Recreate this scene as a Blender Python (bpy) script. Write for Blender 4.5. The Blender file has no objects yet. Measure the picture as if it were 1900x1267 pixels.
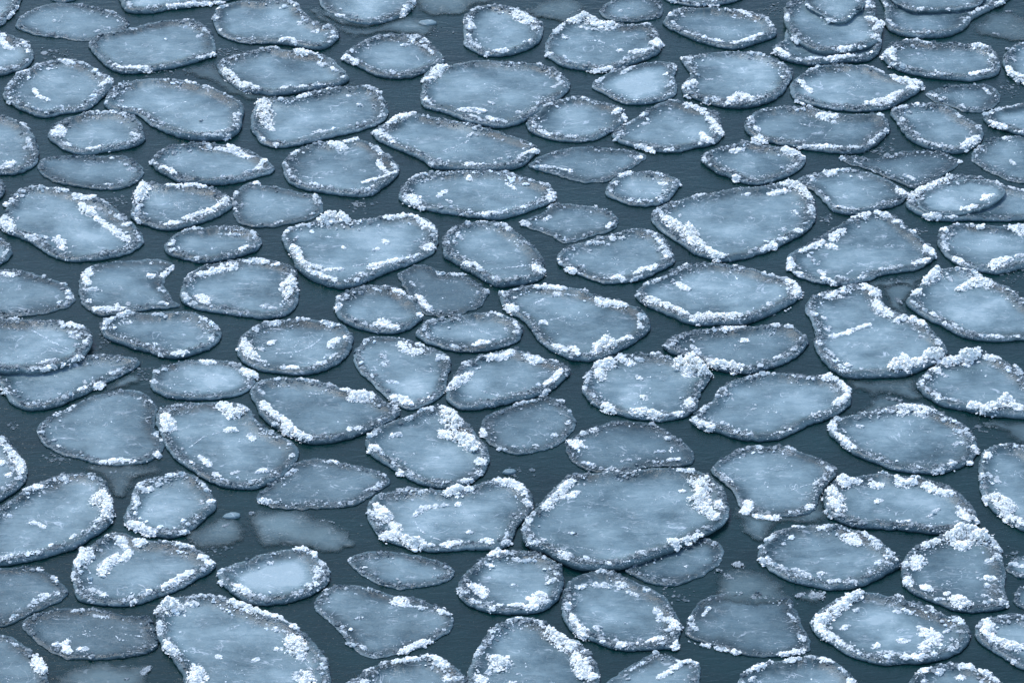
import bpy, math
import numpy as np
from mathutils import Vector
R = math.radians
scene = bpy.context.scene

# ---------------------------------------------------------------- camera
PITCH, DIST, HFOV = 34.0, 27.0, 14.0
cam_d = bpy.data.cameras.new('camera'); cam = bpy.data.objects.new('camera', cam_d)
scene.collection.objects.link(cam)
cam.location = (0, -DIST*math.cos(R(PITCH)), DIST*math.sin(R(PITCH)))
cam.rotation_euler = (R(90-PITCH), 0, 0)
cam_d.sensor_width = 36; cam_d.lens = 18/math.tan(R(HFOV/2)); cam_d.clip_end = 5000
scene.camera = cam

# ---------------------------------------------------------------- sky, sun, exposure
SUN_EL, SUN_AZ = 60, -38         # veiled sun beyond the ice
w = bpy.data.worlds.new('World'); scene.world = w; w.use_nodes = True
nt = w.node_tree; bg = nt.nodes['Background']
sky = nt.nodes.new('ShaderNodeTexSky'); sky.sky_type = 'NISHITA'; sky.sun_disc = False
sky.sun_elevation = R(SUN_EL); sky.sun_rotation = R(SUN_AZ); sky.dust_density = 0.8; sky.air_density = 1.0; sky.ozone_density = 1.0
nt.links.new(sky.outputs[0], bg.inputs[0]); bg.inputs[1].default_value = 0.15
sd = bpy.data.lights.new('sun', 'SUN'); sd.energy = 1.2; sd.angle = R(18); sd.color = (1.0, .97, .92)
so = bpy.data.objects.new('sun', sd); scene.collection.objects.link(so)
v = Vector((math.sin(R(SUN_AZ))*math.cos(R(SUN_EL)), math.cos(R(SUN_AZ))*math.cos(R(SUN_EL)), math.sin(R(SUN_EL))))
so.rotation_euler = v.to_track_quat('Z', 'Y').to_euler(); so.location = (0, 8, 14)
vs = scene.view_settings; vs.view_transform = 'Standard'; vs.look = 'None'; vs.gamma = 1.0; vs.exposure = 1.02
scene.cycles.max_bounces = 6; scene.cycles.transparent_max_bounces = 12
scene.cycles.use_denoising = True
# ---------------------------------------------------------------------------
# FLOES: (survey sheet, kind, layer, outline, snow clumps, label)
# outlines and clumps are survey coordinates laid out on the water plane below
# kind: n raised slush rim, p pale with weak rim, m low and awash, r thin raft,
#       s film of thin ice awash in the water
# ---------------------------------------------------------------------------
FLOES = [
('00','n',0,'-30,-20 15,-20 14,3 10,9 5,15 1,19 -8,21 -30,15','5,13 12,4:3','grey floe cut off by the frame in the far top left corner'),
('00','p',0,'35,-8 36,0 40,2 47,2 53,0 57,-8','','sliver of pale floe peeking in at the top edge near the left'),
('00','m',0,'10,18 14,13 22,7 35,3 50,2 62,4 74,7 84,11 90,16 86,22 70,28 58,29 42,27 25,25 15,22','37,15 43,15:3;66,22 68,21:5;73,20 77,19:5s;57,24 59,24:3;72,7 80,9:3;14,12 20,9:3s','low grey floe without a raised rim, tucked behind the long rimmed floe at upper left'),
('00','n',0,'84,-10 84,4 87,9 94,10 105,10 118,7 135,5 150,2 165,-2 172,-10 130,-16','116,4 135,2 155,0:4b;87,9 89,10:4;89,2 90,6:3','floe at the top edge with a white lower lip, left part of the frame'),
('00','n',0,'61,31 64,26 76,22 90,19 102,16 116,13 129,13 138,15 145,20 148,27 150,37 142,41 130,45 118,48 104,50 90,52 81,51 74,47 68,41 63,35','79,45 86,47 93,46 104,48:5b;136,41 149,37:3;128,13 134,13:4;141,20 142,22:4;136,25 141,24:4;90,20 94,20:3;114,26 115,27:2;111,46 113,46:3','wide scratched floe with a bright snow bar on its lower left lip, upper left'),
('00','n',0,'-30,40 -22,25 -8,20 4,22 15,27 20,31 24,38 22,44 16,49 8,51 0,53 -14,52 -26,47','0,25 5,31 9,32:6b;1,23 3,24:4b;16,28 19,33 20,37:5;12,31 14,32:4','floe cut by the left edge with white lumps on its upper rim, near the top'),
('00','n',0,'2,65 5,59 12,51 20,48 29,43 38,42 48,40 58,43 66,47 73,52 79,56 77,62 71,68 66,73 60,77 48,79 38,81 28,82 18,78 9,74 3,69','24,61 26,65 34,68:3b;44,42 50,43:5b;69,58 77,54:5b;11,52 18,49 29,44:4;55,43 62,46:4;64,50 70,53:3;24,75 27,76:3;5,70 20,74:3;75,58 78,56:4;5,59 8,57:3','round floe with a curved white scratch in its dark middle, left near the top'),
('00','n',0,'72,72 74,64 79,59 87,56 100,54 115,54 128,55 138,58 149,62 160,67 169,74 168,83 166,91 161,96 150,98 135,98 124,96 112,91 102,86 98,81 92,79 83,78 75,76','129,56 135,57:4b;140,60 150,62:3;140,95 150,95 160,94:3;162,79 164,90:4;85,56 88,55:3;116,55 122,55:3;138,84 144,80:1b;103,79 104,80:3;73,72 75,68:3;82,68 85,70:4s;105,78 119,71 132,69:1','large teardrop floe with a narrow left end and thin scratches, upper left'),
('00','n',0,'33,93 35,88 40,84 50,80 60,77 72,77 84,78 92,81 98,85 100,92 100,98 95,101 85,104 72,106 62,108 52,107 44,104 38,100 34,97','37,92 42,87 43,92:7b;62,79 75,79 90,80:4;44,99 50,101:4;60,103 68,102:3b;75,104 76,104:2;90,92 97,95:4;36,90 38,95:4','small oval floe with a white lump on its left shoulder, upper left'),
('00','n',0,'-30,100 -26,88 -12,80 0,79 10,82 18,87 24,94 27,104 26,113 20,118 12,121 0,122 -15,120 -26,112','2,115 9,111:7b;16,116 23,113:4;6,81 12,83 20,89:3;19,96 22,104:4;3,111 8,115:4;0,102 12,112:2s','floe cut by the left edge with a bright snow patch near its lower lip'),
('00','m',0,'26,113 31,109 42,107 58,107 74,107 86,107 95,112 100,118 98,124 92,128 84,131 70,132 55,130 40,127 30,122 26,117','75,109 78,109:3;88,118 92,116:4s;64,129 66,128:2;73,128 77,128:3;50,108 56,109:2','low pale floe without white rim below the small snowy oval at left'),
('00','n',0,'104,111 107,107 115,102 128,99 140,98 150,99 162,100 172,103 182,109 191,116 188,120 178,123 167,126 157,128 145,129 132,128 122,126 113,121 107,117','144,101 158,103 174,108:4b;158,100 168,105:5b;178,115 183,110:5b;111,116 116,116 121,120:4b;104,111 108,114:4;128,119 135,117:1;168,119 176,116:3','pointed oval floe with a snow string along its far rim, left of the hexagonal floe'),
('10','n',0,'-20,15 -20,8 -14,3 0,0 14,1 27,0 35,1 41,6 47,13 54,18 62,19 68,24 64,30 56,35 46,35 34,32 22,31 8,31 -2,30 -14,26 -19,20','26,28 32,26 37,30:5b;39,15 40,16:3b;32,2 38,5:4;-19,10 -19,14:5;48,22 53,21 60,19:4;-17,20 -15,21:3;0,26 4,26:2;-17,6 -10,4:3;0,14 20,13 29,9:1;57,30 60,30:3;62,27 65,26:3','long floe dented at right with a snow tuft on its lower lip, near the top'),
('10','p',0,'52,-14 54,3 58,8 66,12 75,16 84,18 96,17 108,13 116,8 119,0 117,-10 85,-18','65,10 70,11:3b;80,14 95,12 105,9:2;110,11 114,6 118,1:7;58,8 62,10:2s','pale smooth floe at the top edge with frothy right side'),
('10','s',0,'45,8 52,4 60,14 80,20 105,14 118,12 130,15 137,19 130,24 118,24 104,23 90,25 78,26 68,23 58,18','','greenish ice awash in the water below the pale smooth floe at the top edge'),
('10','s',0,'123,-8 122,6 126,10 134,12 145,11 155,8 163,4 172,0 170,-8','135,10 150,9:1;126,6 128,4:2','thin sunken ice at the top edge right of the pale smooth floe'),
('10','n',0,'68,40 71,36 78,31 88,26 98,24 106,23 116,24 125,26 131,31 137,37 140,42 138,46 131,49 124,52 114,55 102,55 92,53 84,49 76,45 70,43','70,39 73,38 79,43:5b;116,28 123,26 128,30:6;125,31 132,38:4;95,26 102,25:3;116,49 118,48:2;109,31 116,30:3;85,45 95,48:2;120,38 122,41:2','lone lens shaped floe in open water with a snowy rim, left of top centre'),
('10','n',0,'-18,43 -14,40 0,37 10,34 20,32 30,34 42,36 52,38 58,38 65,43 70,49 74,55 70,59 62,61 50,63 38,65 26,67 12,66 0,64 -6,60 -12,55 -17,49','-12,48 -8,52 -4,56 2,60 12,61:7bt;38,35 42,36 46,35:8bt;48,36 51,36:5b;53,43 58,45:6;1,56 4,58:5b;27,61 31,60:4b;36,61 58,59:3;68,55 72,54:3;-6,40 -4,41:4;14,33 26,33:3;60,46 66,50:3','floe with a thick snow bank slanting down its left side, upper left of centre'),
('10','s',0,'-40,50 -28,45 -18,43 -10,52 0,60 15,66 25,68 14,70 4,70 -6,66 -16,60 -28,55','','greenish sunken skirt of ice under the floe with the slanting snow bank'),
('10','n',0,'5,84 7,78 10,70 18,69 30,69 42,66 55,62 68,60 80,60 89,59 95,63 99,69 101,77 99,82 94,86 84,90 72,93 60,96 48,99 36,102 24,103 14,101 10,96 6,90','11,71 16,72 15,79 17,85:10bt;17,86 21,88:5b;38,68 46,66:4b;50,90 58,89:5;38,95 50,91 72,86:2;22,99 24,99:4b;12,95 15,97:4;94,81 98,79:4;82,60 87,61:4;80,71 83,73:4;72,66 78,65:3;57,63 61,62:3;92,62 96,69:4','slanting floe with a block of snow standing on its left end'),
('10','n',0,'123,72 123,64 125,56 124,52 130,48 140,45 150,43 160,41 172,41 188,43 198,43 208,45 216,47 222,51 227,59 223,65 217,70 209,75 202,81 192,86 182,89 174,89 164,87 152,84 141,79 130,76 125,75','130,54 134,51 134,48 140,46:7bt;126,54 128,56:5b;126,69 132,73:4;150,75 158,74 168,76:6b;156,79 164,83:4;170,80 175,83:6b;190,77 193,77:4;214,60 222,57:4;198,70 208,69:2;181,43 190,44:2;204,43 206,44:4;169,69 174,71:3;204,79 216,70:3;178,82 182,85:4;217,54 222,57:4','big hexagonal floe left of top centre with a snow heap on its left corner'),
('10','n',0,'89,92 93,88 101,85 110,81 120,78 128,79 138,81 150,84 162,87 176,90 186,94 195,97 201,100 205,103 201,109 195,115 186,118 176,119 164,119 150,118 138,118 131,117 125,112 115,107 104,102 95,98','99,85 103,83 109,80 118,76:7bt;91,90 98,93 104,98:6b;153,95 158,92 161,89:3;152,113 165,113:4b;173,110 185,108:3;192,107 198,105 204,103:5b;126,106 144,102 156,96:1b;120,104 128,108:2;129,113 133,115:3;182,106 190,104:2','long seamed floe with an upright snow fringe on its upper left corner'),
('10','n',0,'27,113 32,107 42,101 54,98 65,98 77,95 88,98 97,104 105,110 109,117 106,123 97,131 89,136 80,137 68,136 56,134 43,132 32,127 28,119','60,99 66,100 72,101:6b;71,98 80,96:4b;88,100 93,103 97,107:5;94,111 97,115 101,119:4b;39,120 47,122 56,122:2b;84,125 95,122 106,119:3b;65,133 70,133:2;29,113 32,118:4;54,107 55,109:1b;85,133 92,128:3;103,113 107,118:4;34,107 40,103:3','round floe with a curved white line inside its lower edge, left of centre above'),
('20','n',0,'-15,27 -15,20 -15,13 -10,8 -4,4 6,3 17,5 26,8 34,12 41,17 40,24 36,31 27,36 17,39 6,40 -2,39 -9,36 -14,32','20,9 27,12 33,15:7bt;6,35 15,35:5b;-13,14 -8,17 -11,19:5b;-10,29 -4,33:6;-9,8 -6,6:4;31,29 33,29:3;34,20 38,18:3;-12,25 -10,27:3;0,38 2,36:3','roundish floe near the top centre with a bright snow bar at its upper right'),
('20','s',0,'28,8 36,2 50,-2 62,0 70,6 72,12 64,15 52,16 42,13 33,12','45,8 48,8:2;58,10 66,7:2','sunken ragged ice at the top edge between two snowy floes'),
('20','m',0,'79,9 82,4 88,0 98,-4 110,-4 120,0 123,6 122,12 115,14 105,16 93,16 84,14','93,8 96,7:3;110,13 115,12:2;98,6 104,6:1','small low floe without rim at the top edge, right of top centre'),
('20','n',0,'120,-12 124,0 132,3 142,5 152,5 163,4 172,2 179,-2 182,-12 150,-18','145,3 162,3:3;128,0 133,1:3','floe whose lower lip alone shows at the top edge, right of centre'),
('20','n',0,'41,33 43,27 46,23 51,18 55,14 60,11 68,11 78,13 88,15 98,17 108,17 115,17 119,21 122,27 122,35 118,39 110,42 100,46 92,49 83,51 74,50 64,49 55,47 47,43 42,39','59,14 64,13 70,11 76,15:8bt;77,16 83,16 88,16:7bt;46,25 50,21 55,17:5;54,24 56,26:6;110,18 115,17:5;115,29 120,28 119,32:7b;100,35 108,34 115,34:5b;92,34 95,35:5;70,27 78,27 83,29:2b;43,37 46,37:4b;71,48 80,48 88,47:4b;56,43 64,44:3;83,20 90,19:5;116,21 118,24:4;65,18 78,20:3;62,41 68,38:1;102,24 110,23:2s','floe crowned by a tall white crest along its far rim, right of top centre'),
('20','p',0,'73,60 76,56 82,52 90,48 100,46 110,43 120,42 130,43 133,46 131,52 133,58 132,65 128,69 118,72 108,73 98,73 90,70 83,66 77,63','94,51 103,46:4;130,45 131,48:3;125,60 128,59:4;124,52 126,51:3;77,57 82,54:3;100,70 110,70:2','small five sided floe with a glowing pale middle below the crested floe'),
('20','n',0,'122,15 126,11 131,7 140,6 155,5 170,6 182,8 193,11 198,15 201,20 202,24 196,28 186,31 178,34 170,35 160,33 146,29 136,24 128,20','128,11 131,8 136,7:6;154,27 164,28:4b;170,29 178,28 186,27:5b;175,7 180,9 184,11:4b;138,22 145,25:3;186,25 192,23:4b;194,13 198,19:5;170,8 174,7:4;129,15 133,19:3','lens shaped floe at the top right of centre with a white lower lip'),
('20','n',0,'135,62 138,57 142,52 140,48 136,43 137,40 146,38 156,36 170,35 186,36 197,39 206,43 212,48 213,52 210,58 206,65 199,70 192,73 185,75 177,76 165,75 156,73 147,70 140,67','136,39 143,40:4b;138,60 142,57 146,56:6b;168,71 173,67 176,65 184,68:8bt;148,72 155,70 163,69:6;140,43 142,44:4;145,51 148,52:5;152,54 158,54:3s;186,69 195,67:5;203,44 206,45:4;138,65 143,68:3;183,52 186,53:2;187,37 192,39:4','floe notched at left, snow heap on its lower lip, upper right of centre'),
('20','n',0,'28,87 30,83 36,77 42,72 50,69 60,67 72,68 84,71 93,74 98,78 97,83 93,89 85,93 78,97 68,99 58,99 48,98 38,95 31,92','61,68 72,69:4;89,77 94,76:5b;96,79 97,82:4b;32,84 35,86:4;56,95 64,94:3;96,86 97,87:3;40,74 44,72:3;36,90 45,94:3','neat oval floe with few snow lumps, just right of the big hexagonal floe'),
('20','n',0,'87,94 90,90 97,86 103,82 110,77 118,72 126,69 134,69 142,72 152,75 160,77 163,83 165,92 163,97 156,101 145,103 135,106 124,106 114,105 104,103 95,100 89,97','139,71 148,74 155,80 160,88 164,92:7b;150,90 152,95 156,97:7b;156,96 148,100:4;104,100 110,101 116,103:5b;90,97 95,91:4;108,81 113,78:4;106,87 114,84:4;128,69 134,69:5;124,104 130,103:3;97,87 104,83:3;153,78 158,84:5;145,74 148,76:5','floe thickly crusted with snow along its right end, right of upper centre'),
('20','m',0,'29,115 33,111 40,107 48,104 60,102 72,101 84,102 95,103 104,104 111,107 111,110 105,114 98,118 92,123 84,126 75,127 62,126 50,122 40,119 32,117','34,116 48,116 62,119:3;105,110 109,107:5;80,116 84,115:1','flat almond shaped floe with hardly any snow, just above the photo centre'),
('30','n',0,'12,35 14,32 20,29 22,20 30,15 60,10 84,14 88,24 88,33 85,39 78,43 70,44 60,44 50,46 40,46 30,45 20,42 14,38','14,34 18,35 23,38:7b;36,42 46,41:5;50,41 56,40 62,39:6b;64,39 72,40:6;28,41 32,42:4;78,38 82,37:3','bottom layer of the three layered stack at the top right'),
('30','n',1,'20,8 24,0 34,-6 78,-8 82,0 84,12 88,18 88,26 84,31 72,35 56,38 44,37 34,33 26,26 21,17','22,10 23,16:5;26,25 30,29:4;58,34 68,32:5b;72,33 76,32:3;77,1 80,4:7b;78,11 84,13:6b;82,25 86,27:9;83,20 86,17 88,13:5b;40,34 48,34:2','middle layer of the stack at the top right, with slabs leaning on its right edge'),
('30','r',2,'34,-14 35,2 38,6 44,10 51,14 57,17 65,15 70,10 76,5 78,-4 76,-14','36,3 40,6:3;64,13 70,9:2;46,12 56,15:3','uppermost pale slab of the three layered stack at the top right'),
('30','n',0,'88,-6 90,5 89,13 91,20 100,25 112,27 123,27 134,26 145,21 152,13 163,7 174,1 178,-8 130,-16','92,14 96,18:5;110,23 120,24:3;150,10 160,5:4;90,2 92,5:4;142,18 150,11:3;166,4 173,1:3','lower floe of the stacked pair at the top right with a dark curved lip'),
('30','r',1,'92,-10 95,1 102,6 110,9 122,9 134,8 146,7 158,2 160,-10 130,-20','114,6 117,6:4b;133,6 135,6:3b;120,11 124,10:2','upper slab of the stacked pair at the top right carrying two small snow dots'),
('30','s',0,'150,20 156,13 164,9 176,7 186,11 195,16 198,24 192,29 180,30 165,27 154,25','165,23 171,25:3;155,18 170,16 186,20:1;174,8 178,8:3','brownish sunken floe at the right edge near the top'),
('30','n',0,'88,38 91,33 95,29 104,27 114,27 125,29 135,29 148,30 158,31 165,35 169,41 170,49 167,53 160,55 150,57 138,56 126,55 114,53 102,50 95,47 90,43','90,38 93,36 95,33:8b;95,38 96,41:5b;93,45 98,45 104,48:5;150,32 155,31 160,33:5b;163,36 165,42:6;150,51 156,49 162,48:5b;106,27 114,27:5;115,29 122,30:4;120,52 133,52:3;118,37 119,41:1;164,44 165,45:3','oblong floe with white patches at all four corners, below the stacked pair'),
('30','n',0,'171,42 174,36 180,31 190,29 200,33 204,45 200,56 190,59 180,56 175,51','175,46 178,50 186,53:6b;174,32 176,33:4;180,54 188,57:4;178,40 180,41:3','floe cut by the right edge beside the oblong floe with white corners'),
('30','n',0,'24,63 25,58 28,54 33,51 38,48 44,45 54,44 66,45 76,45 84,48 92,52 100,54 110,56 117,58 117,61 110,66 102,71 96,75 88,77 78,78 68,78 58,77 46,75 36,72 27,69','31,55 35,58 39,62:5b;77,71 84,69 90,69 96,66 101,63:7bt;92,71 96,68:6b;95,51 102,55 110,57 116,59:7b;106,60 112,61:5b;83,48 89,50:4;76,45 82,46:3;29,69 42,74:3;36,50 45,46:3;60,48 69,54:1;50,73 60,73:2','pointed floe with a fat snow wedge on its lower right lip, upper right'),
('30','n',0,'-8,87 -4,81 1,76 8,74 20,73 33,74 42,75 52,78 62,79 75,79 86,79 92,83 94,89 90,95 84,101 75,106 65,107 50,106 36,104 28,102 16,100 6,98 -2,95','0,94 4,95 7,98:7b;0,87 3,89:5b;44,79 50,80 57,80:6b;86,80 88,81:4;31,101 42,101:4;43,101 53,100:5b;59,102 72,103:3;79,100 86,95 92,90:4;31,84 42,87:1b;-3,80 -1,86:5;50,82 56,84:5;20,101 30,104:5;10,98 14,99:4;48,94 54,87:2s','long floe with pale dished middle below the pointed floe at upper right'),
('30','m',0,'118,65 125,62 135,59 148,58 160,58 168,62 170,68 166,74 158,78 146,78 134,73 124,70','120,65 133,68:4;158,61 163,65:3;142,73 146,75:3','half sunken grey floe with a frothy left point under the oblong floe at right'),
('30','n',0,'94,79 96,75 104,73 115,72 126,71 135,73 142,78 148,82 155,86 158,90 158,96 154,101 148,105 140,107 130,106 118,103 110,99 105,95 101,89 98,84','97,76 104,75 112,73:4;101,82 103,84:5;118,99 128,102 137,102:4;145,100 149,97 154,94:7b;141,103 148,103:4;153,88 156,89:6;112,97 118,99:3;139,79 142,81:3','squarish dark floe with snow lumps at its lower right corner, right side near the top'),
('30','n',0,'158,82 161,78 168,75 178,73 188,71 200,72 206,80 204,90 196,95 186,95 177,92 168,89 161,86','159,80 172,75 186,71:4;162,84 168,86 175,88:4b;178,90 186,92:3','flat floe cut by the right edge with a straight frosted far rim'),
('30','m',0,'149,109 153,103 159,98 168,95 178,94 188,95 198,99 206,108 204,118 196,124 188,127 178,126 168,122 158,117 152,113','172,96 178,95:5;177,111 180,114:4;152,105 156,101:3;163,117 166,118:2','blue grey floe cut by the right edge with a single small white fleck'),
('30','m',0,'59,110 62,107 70,108 82,110 92,107 104,104 114,104 126,104 136,107 142,111 140,115 132,121 126,125 118,130 110,131 100,127 90,123 78,117 66,114','60,108 62,111:4;103,122 106,122 110,125:4;140,111 143,112:4;80,117 90,123:2','low dark floe with a trailing left tail, below the squarish dark floe at right'),
('30','n',0,'-37,111 -35,107 -24,102 -13,99 -8,96 0,98 9,100 19,102 27,103 32,106 36,111 34,115 28,120 19,124 10,127 2,129 -6,128 -14,125 -24,121 -32,116','-16,104 -12,103 -8,102:5b;20,103 25,104 30,106:6b;31,107 34,110:5;-14,122 -11,123:5b;26,116 29,113:4;-8,96 -4,98 4,100:4;-36,110 -30,115:3;19,119 20,119:3','plain lens shaped floe with a white nub on its upper right rim, upper right'),
('01','n',0,'-20,8 -5,7 2,10 3,18 0,22 -12,24 -22,18','','tiny end of a floe poking in at the left edge, above the big ridged floe'),
('01','n',0,'0,42 1,36 4,30 7,20 13,16 20,13 30,13 42,14 52,18 62,19 70,22 78,27 85,33 92,39 97,45 100,51 97,56 90,60 80,63 68,65 55,66 42,65 33,61 26,56 18,51 8,47 2,45','2,34 5,38 8,43:9b;38,15 46,16:5b;21,14 33,16:5;51,19 58,21 64,20:6b;56,24 60,29 65,31:8bt;60,26 65,27:6b;72,37 78,41 83,45 88,49:7b;66,33 72,37:5b;85,39 90,39:5b;40,48 43,52 43,55:6b;23,47 30,48 40,49:4;70,60 71,60:2;76,31 85,37:4;0,22 5,25:5b;18,48 26,51:5;8,25 12,20:4;42,33 56,31:1b;50,54 54,53:1b;70,22 74,25:3','big floe at left with a long white snow ridge running down its right side'),
('01','n',0,'-18,50 -8,47 0,48 6,53 9,58 7,63 0,68 -10,69 -20,62','2,62 5,58:3','small dark floe end at the left edge, below the big ridged floe'),
('01','n',0,'90,34 91,28 92,22 95,14 97,10 104,10 115,12 125,11 135,12 146,14 155,18 160,22 161,27 157,31 150,35 142,38 133,41 124,44 112,44 104,42 96,39 92,37','98,12 97,18 95,23:9bt;96,28 94,33:5;116,12 122,13 132,12 142,13:5b;129,35 137,31 145,29 152,26 157,22:7bt;115,39 123,38:5b;125,39 127,39:3;100,12 104,14:6b;92,33 97,38:3;155,20 158,22:4','floe with a thick white sausage of snow on its lower right lip'),
('01','n',0,'113,56 116,51 120,47 126,44 134,42 144,41 156,40 166,41 175,44 180,48 181,53 178,58 170,61 160,64 150,66 140,67 130,65 121,63 115,60','117,55 121,51:4;117,57 119,59:4;150,45 157,46 164,46:3;166,57 171,54:4b;126,44 140,43:4;135,63 137,64:3;174,45 177,48:4','small plain oval floe in dark water below the white sausage floe, left'),
('11','m',0,'-7,29 -7,20 -2,14 5,10 12,12 22,13 32,15 42,18 50,19 54,20 56,27 55,32 50,36 42,38 32,40 22,42 10,42 0,41 -5,36','8,10 11,11:4b;50,20 53,26:7;-4,17 -6,22:4;48,32 50,33:4;22,39 28,38:3;-6,28 -2,32:3','smooth grey floe touching the left corner of the floe with the snow mound'),
('01','m',0,'54,88 55,80 57,72 62,68 72,66 82,64 92,64 104,63 114,64 121,67 119,71 115,76 113,80 116,86 120,92 126,97 118,98 108,99 98,100 90,101 82,103 74,104 66,103 60,99 56,94','62,69 59,75 60,81:6b;58,85 70,85:5;60,93 63,94:5;65,98 75,98 86,97:6b;103,74 106,74:5b;110,84 113,86:5;111,75 115,72 119,68:4b;105,95 116,95:4;80,95 82,96:4b;100,65 106,66:3','ragged square floe with a broken notch in its right side, left of centre'),
('01','m',0,'-14,85 -10,76 -2,71 6,70 16,71 27,74 36,77 44,80 50,86 52,92 48,97 40,99 30,102 20,103 10,104 0,104 -10,100 -14,94','2,73 9,74:5b;47,85 49,92:5;43,80 45,81:4;23,75 25,76:3;28,95 30,96:2','pale smooth floe with a rounded right end cut by the left edge, mid height'),
('01','n',0,'124,90 126,82 129,77 133,72 140,68 152,66 165,64 178,62 190,64 200,67 205,71 206,80 207,90 205,97 198,103 190,105 181,106 170,104 156,102 142,100 131,97 126,93','137,74 150,70 157,68 164,67:6b;170,65 178,64 185,65:5b;137,88 141,90 143,93:7b;127,88 130,93 135,95:5;131,74 133,72:4;201,75 200,82 199,87:9bt;128,77 131,76:4;182,96 191,96:4;189,67 192,67:5b;194,84 196,80:5;180,95 186,94:3;203,72 204,74:4','floe with a snow pile at its right end and a lump at its left'),
('02','n',0,'-14,20 -12,30 0,35 4,44 10,50 18,53 30,53 42,50 52,45 62,40 72,34 82,29 92,24 98,20 96,17 88,15 78,14 68,13 60,14 40,18 10,20','76,27 79,27 83,25:6;67,35 70,33:6b;55,38 59,36:4b;1,36 6,41:6;17,50 35,47:3;58,31 60,33:3;45,44 50,42:3','lower floe of the overlapping pair at the left edge, with a long pointed right arm'),
('02','n',1,'-14,0 -10,-8 0,-11 12,-11 22,-11 34,-10 45,-9 56,-6 63,-2 64,4 61,12 58,16 50,20 40,24 26,27 12,27 0,27 -10,22','48,-8 52,-7 57,-6:7b;41,-9 44,-5:5;48,-2 52,0 55,2:6;22,-4 29,0 36,4 49,10:2bt;28,19 38,16:5;21,24 30,24 42,21 57,15:4;0,-13 8,-12 15,-12:4;59,8 62,0:4','upper floe of the overlapping pair at the left edge, scored by a straight white line'),
('02','s',0,'72,38 78,34 88,29 96,29 98,32 92,35 84,38 76,39','','small brown sunken scrap under the long pointed arm at left'),
('01','n',0,'69,113 70,108 75,105 83,101 91,100 102,100 114,99 130,99 140,102 148,107 153,113 152,119 148,124 140,128 132,131 123,133 113,132 100,128 90,125 80,121 72,118','70,110 76,107:5;83,103 90,101:5b;86,108 91,106:4;139,104 142,106:5;119,129 129,128:4b;147,109 151,112:4;110,129 112,130:3;106,102 116,103:3;145,117 147,120:4;71,113 73,112:4','smooth oval floe with a frosted upper left rim, right of the overlapping pair'),
('11','n',0,'27,50 28,45 32,42 40,40 50,38 55,36 66,36 76,37 88,35 98,33 108,32 120,33 128,35 134,40 136,46 135,54 132,60 125,64 116,68 106,71 98,74 90,78 83,82 76,84 68,85 58,83 48,79 40,74 36,70 34,63 30,57','55,37 60,34 64,31 68,34 73,37:10bT;98,34 108,33 118,33:5b;120,34 124,37 128,40:6b;125,53 132,54:7b;131,41 133,49:5;36,56 39,63 43,68 48,70 54,69:7bt;56,71 69,70:4b;46,72 55,75 64,79:7b;88,69 95,67 103,65 108,65:6bt;81,74 84,75:5;29,48 32,43 40,41 48,39:4;110,64 123,60:4;69,54 70,55:3b;98,49 100,51:4b;90,57 94,55:3;76,68 86,66 86,62:2b;53,47 62,48:2;50,39 54,39:5;118,50 125,49:2','large irregular floe left of centre with a pointed snow mound on its far rim'),
('11','n',0,'138,61 138,53 140,46 145,42 152,39 162,37 172,37 180,38 186,42 193,47 200,53 206,59 209,64 209,72 208,77 203,80 195,82 186,83 176,84 168,80 160,75 150,69 142,64','154,67 159,67 163,68:7b;162,71 166,73:4;148,46 152,49:4;202,68 205,70 206,72:7b;184,42 186,44:4;179,39 185,42:5;168,70 185,68 201,66:2b;141,49 144,44:4;160,38 168,38:3;145,51 148,53:3s;168,78 172,81:2','floe with curved seams across it and two white lumps, just left of centre above'),
('11','n',0,'107,22 109,16 113,10 120,5 130,3 142,2 160,2 176,2 188,4 196,7 203,9 210,12 216,16 216,22 212,26 203,29 193,33 183,36 172,37 160,36 148,34 135,32 121,29 113,26','113,22 118,18 120,25:7b;135,19 141,15:4b;141,22 144,24:3;168,33 174,32:4b;156,6 158,7:4b;183,10 189,14:3b;212,22 215,17:5b;168,33 171,33:4;150,32 163,33 180,33:3;206,11 211,13:5;143,13 148,10:2s;116,8 126,4:4;121,27 125,28:4','wide shield shaped floe above centre with a white lump at its left point'),
('11','n',0,'64,99 64,94 66,89 72,86 80,82 90,81 98,82 106,82 112,86 118,91 123,97 125,103 122,108 117,112 110,115 100,116 90,115 82,113 74,110 68,106 65,102','93,107 97,105 100,107 106,110:8b;88,110 91,110:4;105,84 109,86 111,87:6b;114,89 118,91:6;66,90 69,92:5;65,99 67,96:6;73,108 75,108:2;97,82 99,82:4;122,102 123,104:4;82,109 84,108:2;90,84 95,85:3','small neat round floe with one white lump on its lower lip, left of centre'),
('11','m',0,'106,75 110,72 116,69 124,67 132,69 136,73 146,74 156,76 164,81 170,86 168,92 166,97 158,100 148,103 138,104 128,103 121,99 116,92 112,84','121,88 125,94 130,98:7b;135,73 138,74:6;143,74 153,74:6;116,79 119,82:4s;168,85 170,87:4;140,103 144,103:2;158,96 160,96:2','dull low floe tucked behind the small round floe, with snow at its left side'),
('11','n',0,'119,115 124,110 130,106 142,104 155,101 168,100 178,101 186,103 192,108 194,113 192,119 186,123 178,126 168,128 158,129 148,128 138,126 127,122 121,118','160,122 166,119 172,120:5b;142,122 150,125:4;170,101 175,101:5;125,109 133,107:4;176,102 179,104:4;187,115 190,113:4;132,116 136,117:2;165,104 170,103:3;188,108 191,112:3','flat oval floe at the photo centre with a few white flecks inside its lower edge'),
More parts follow.
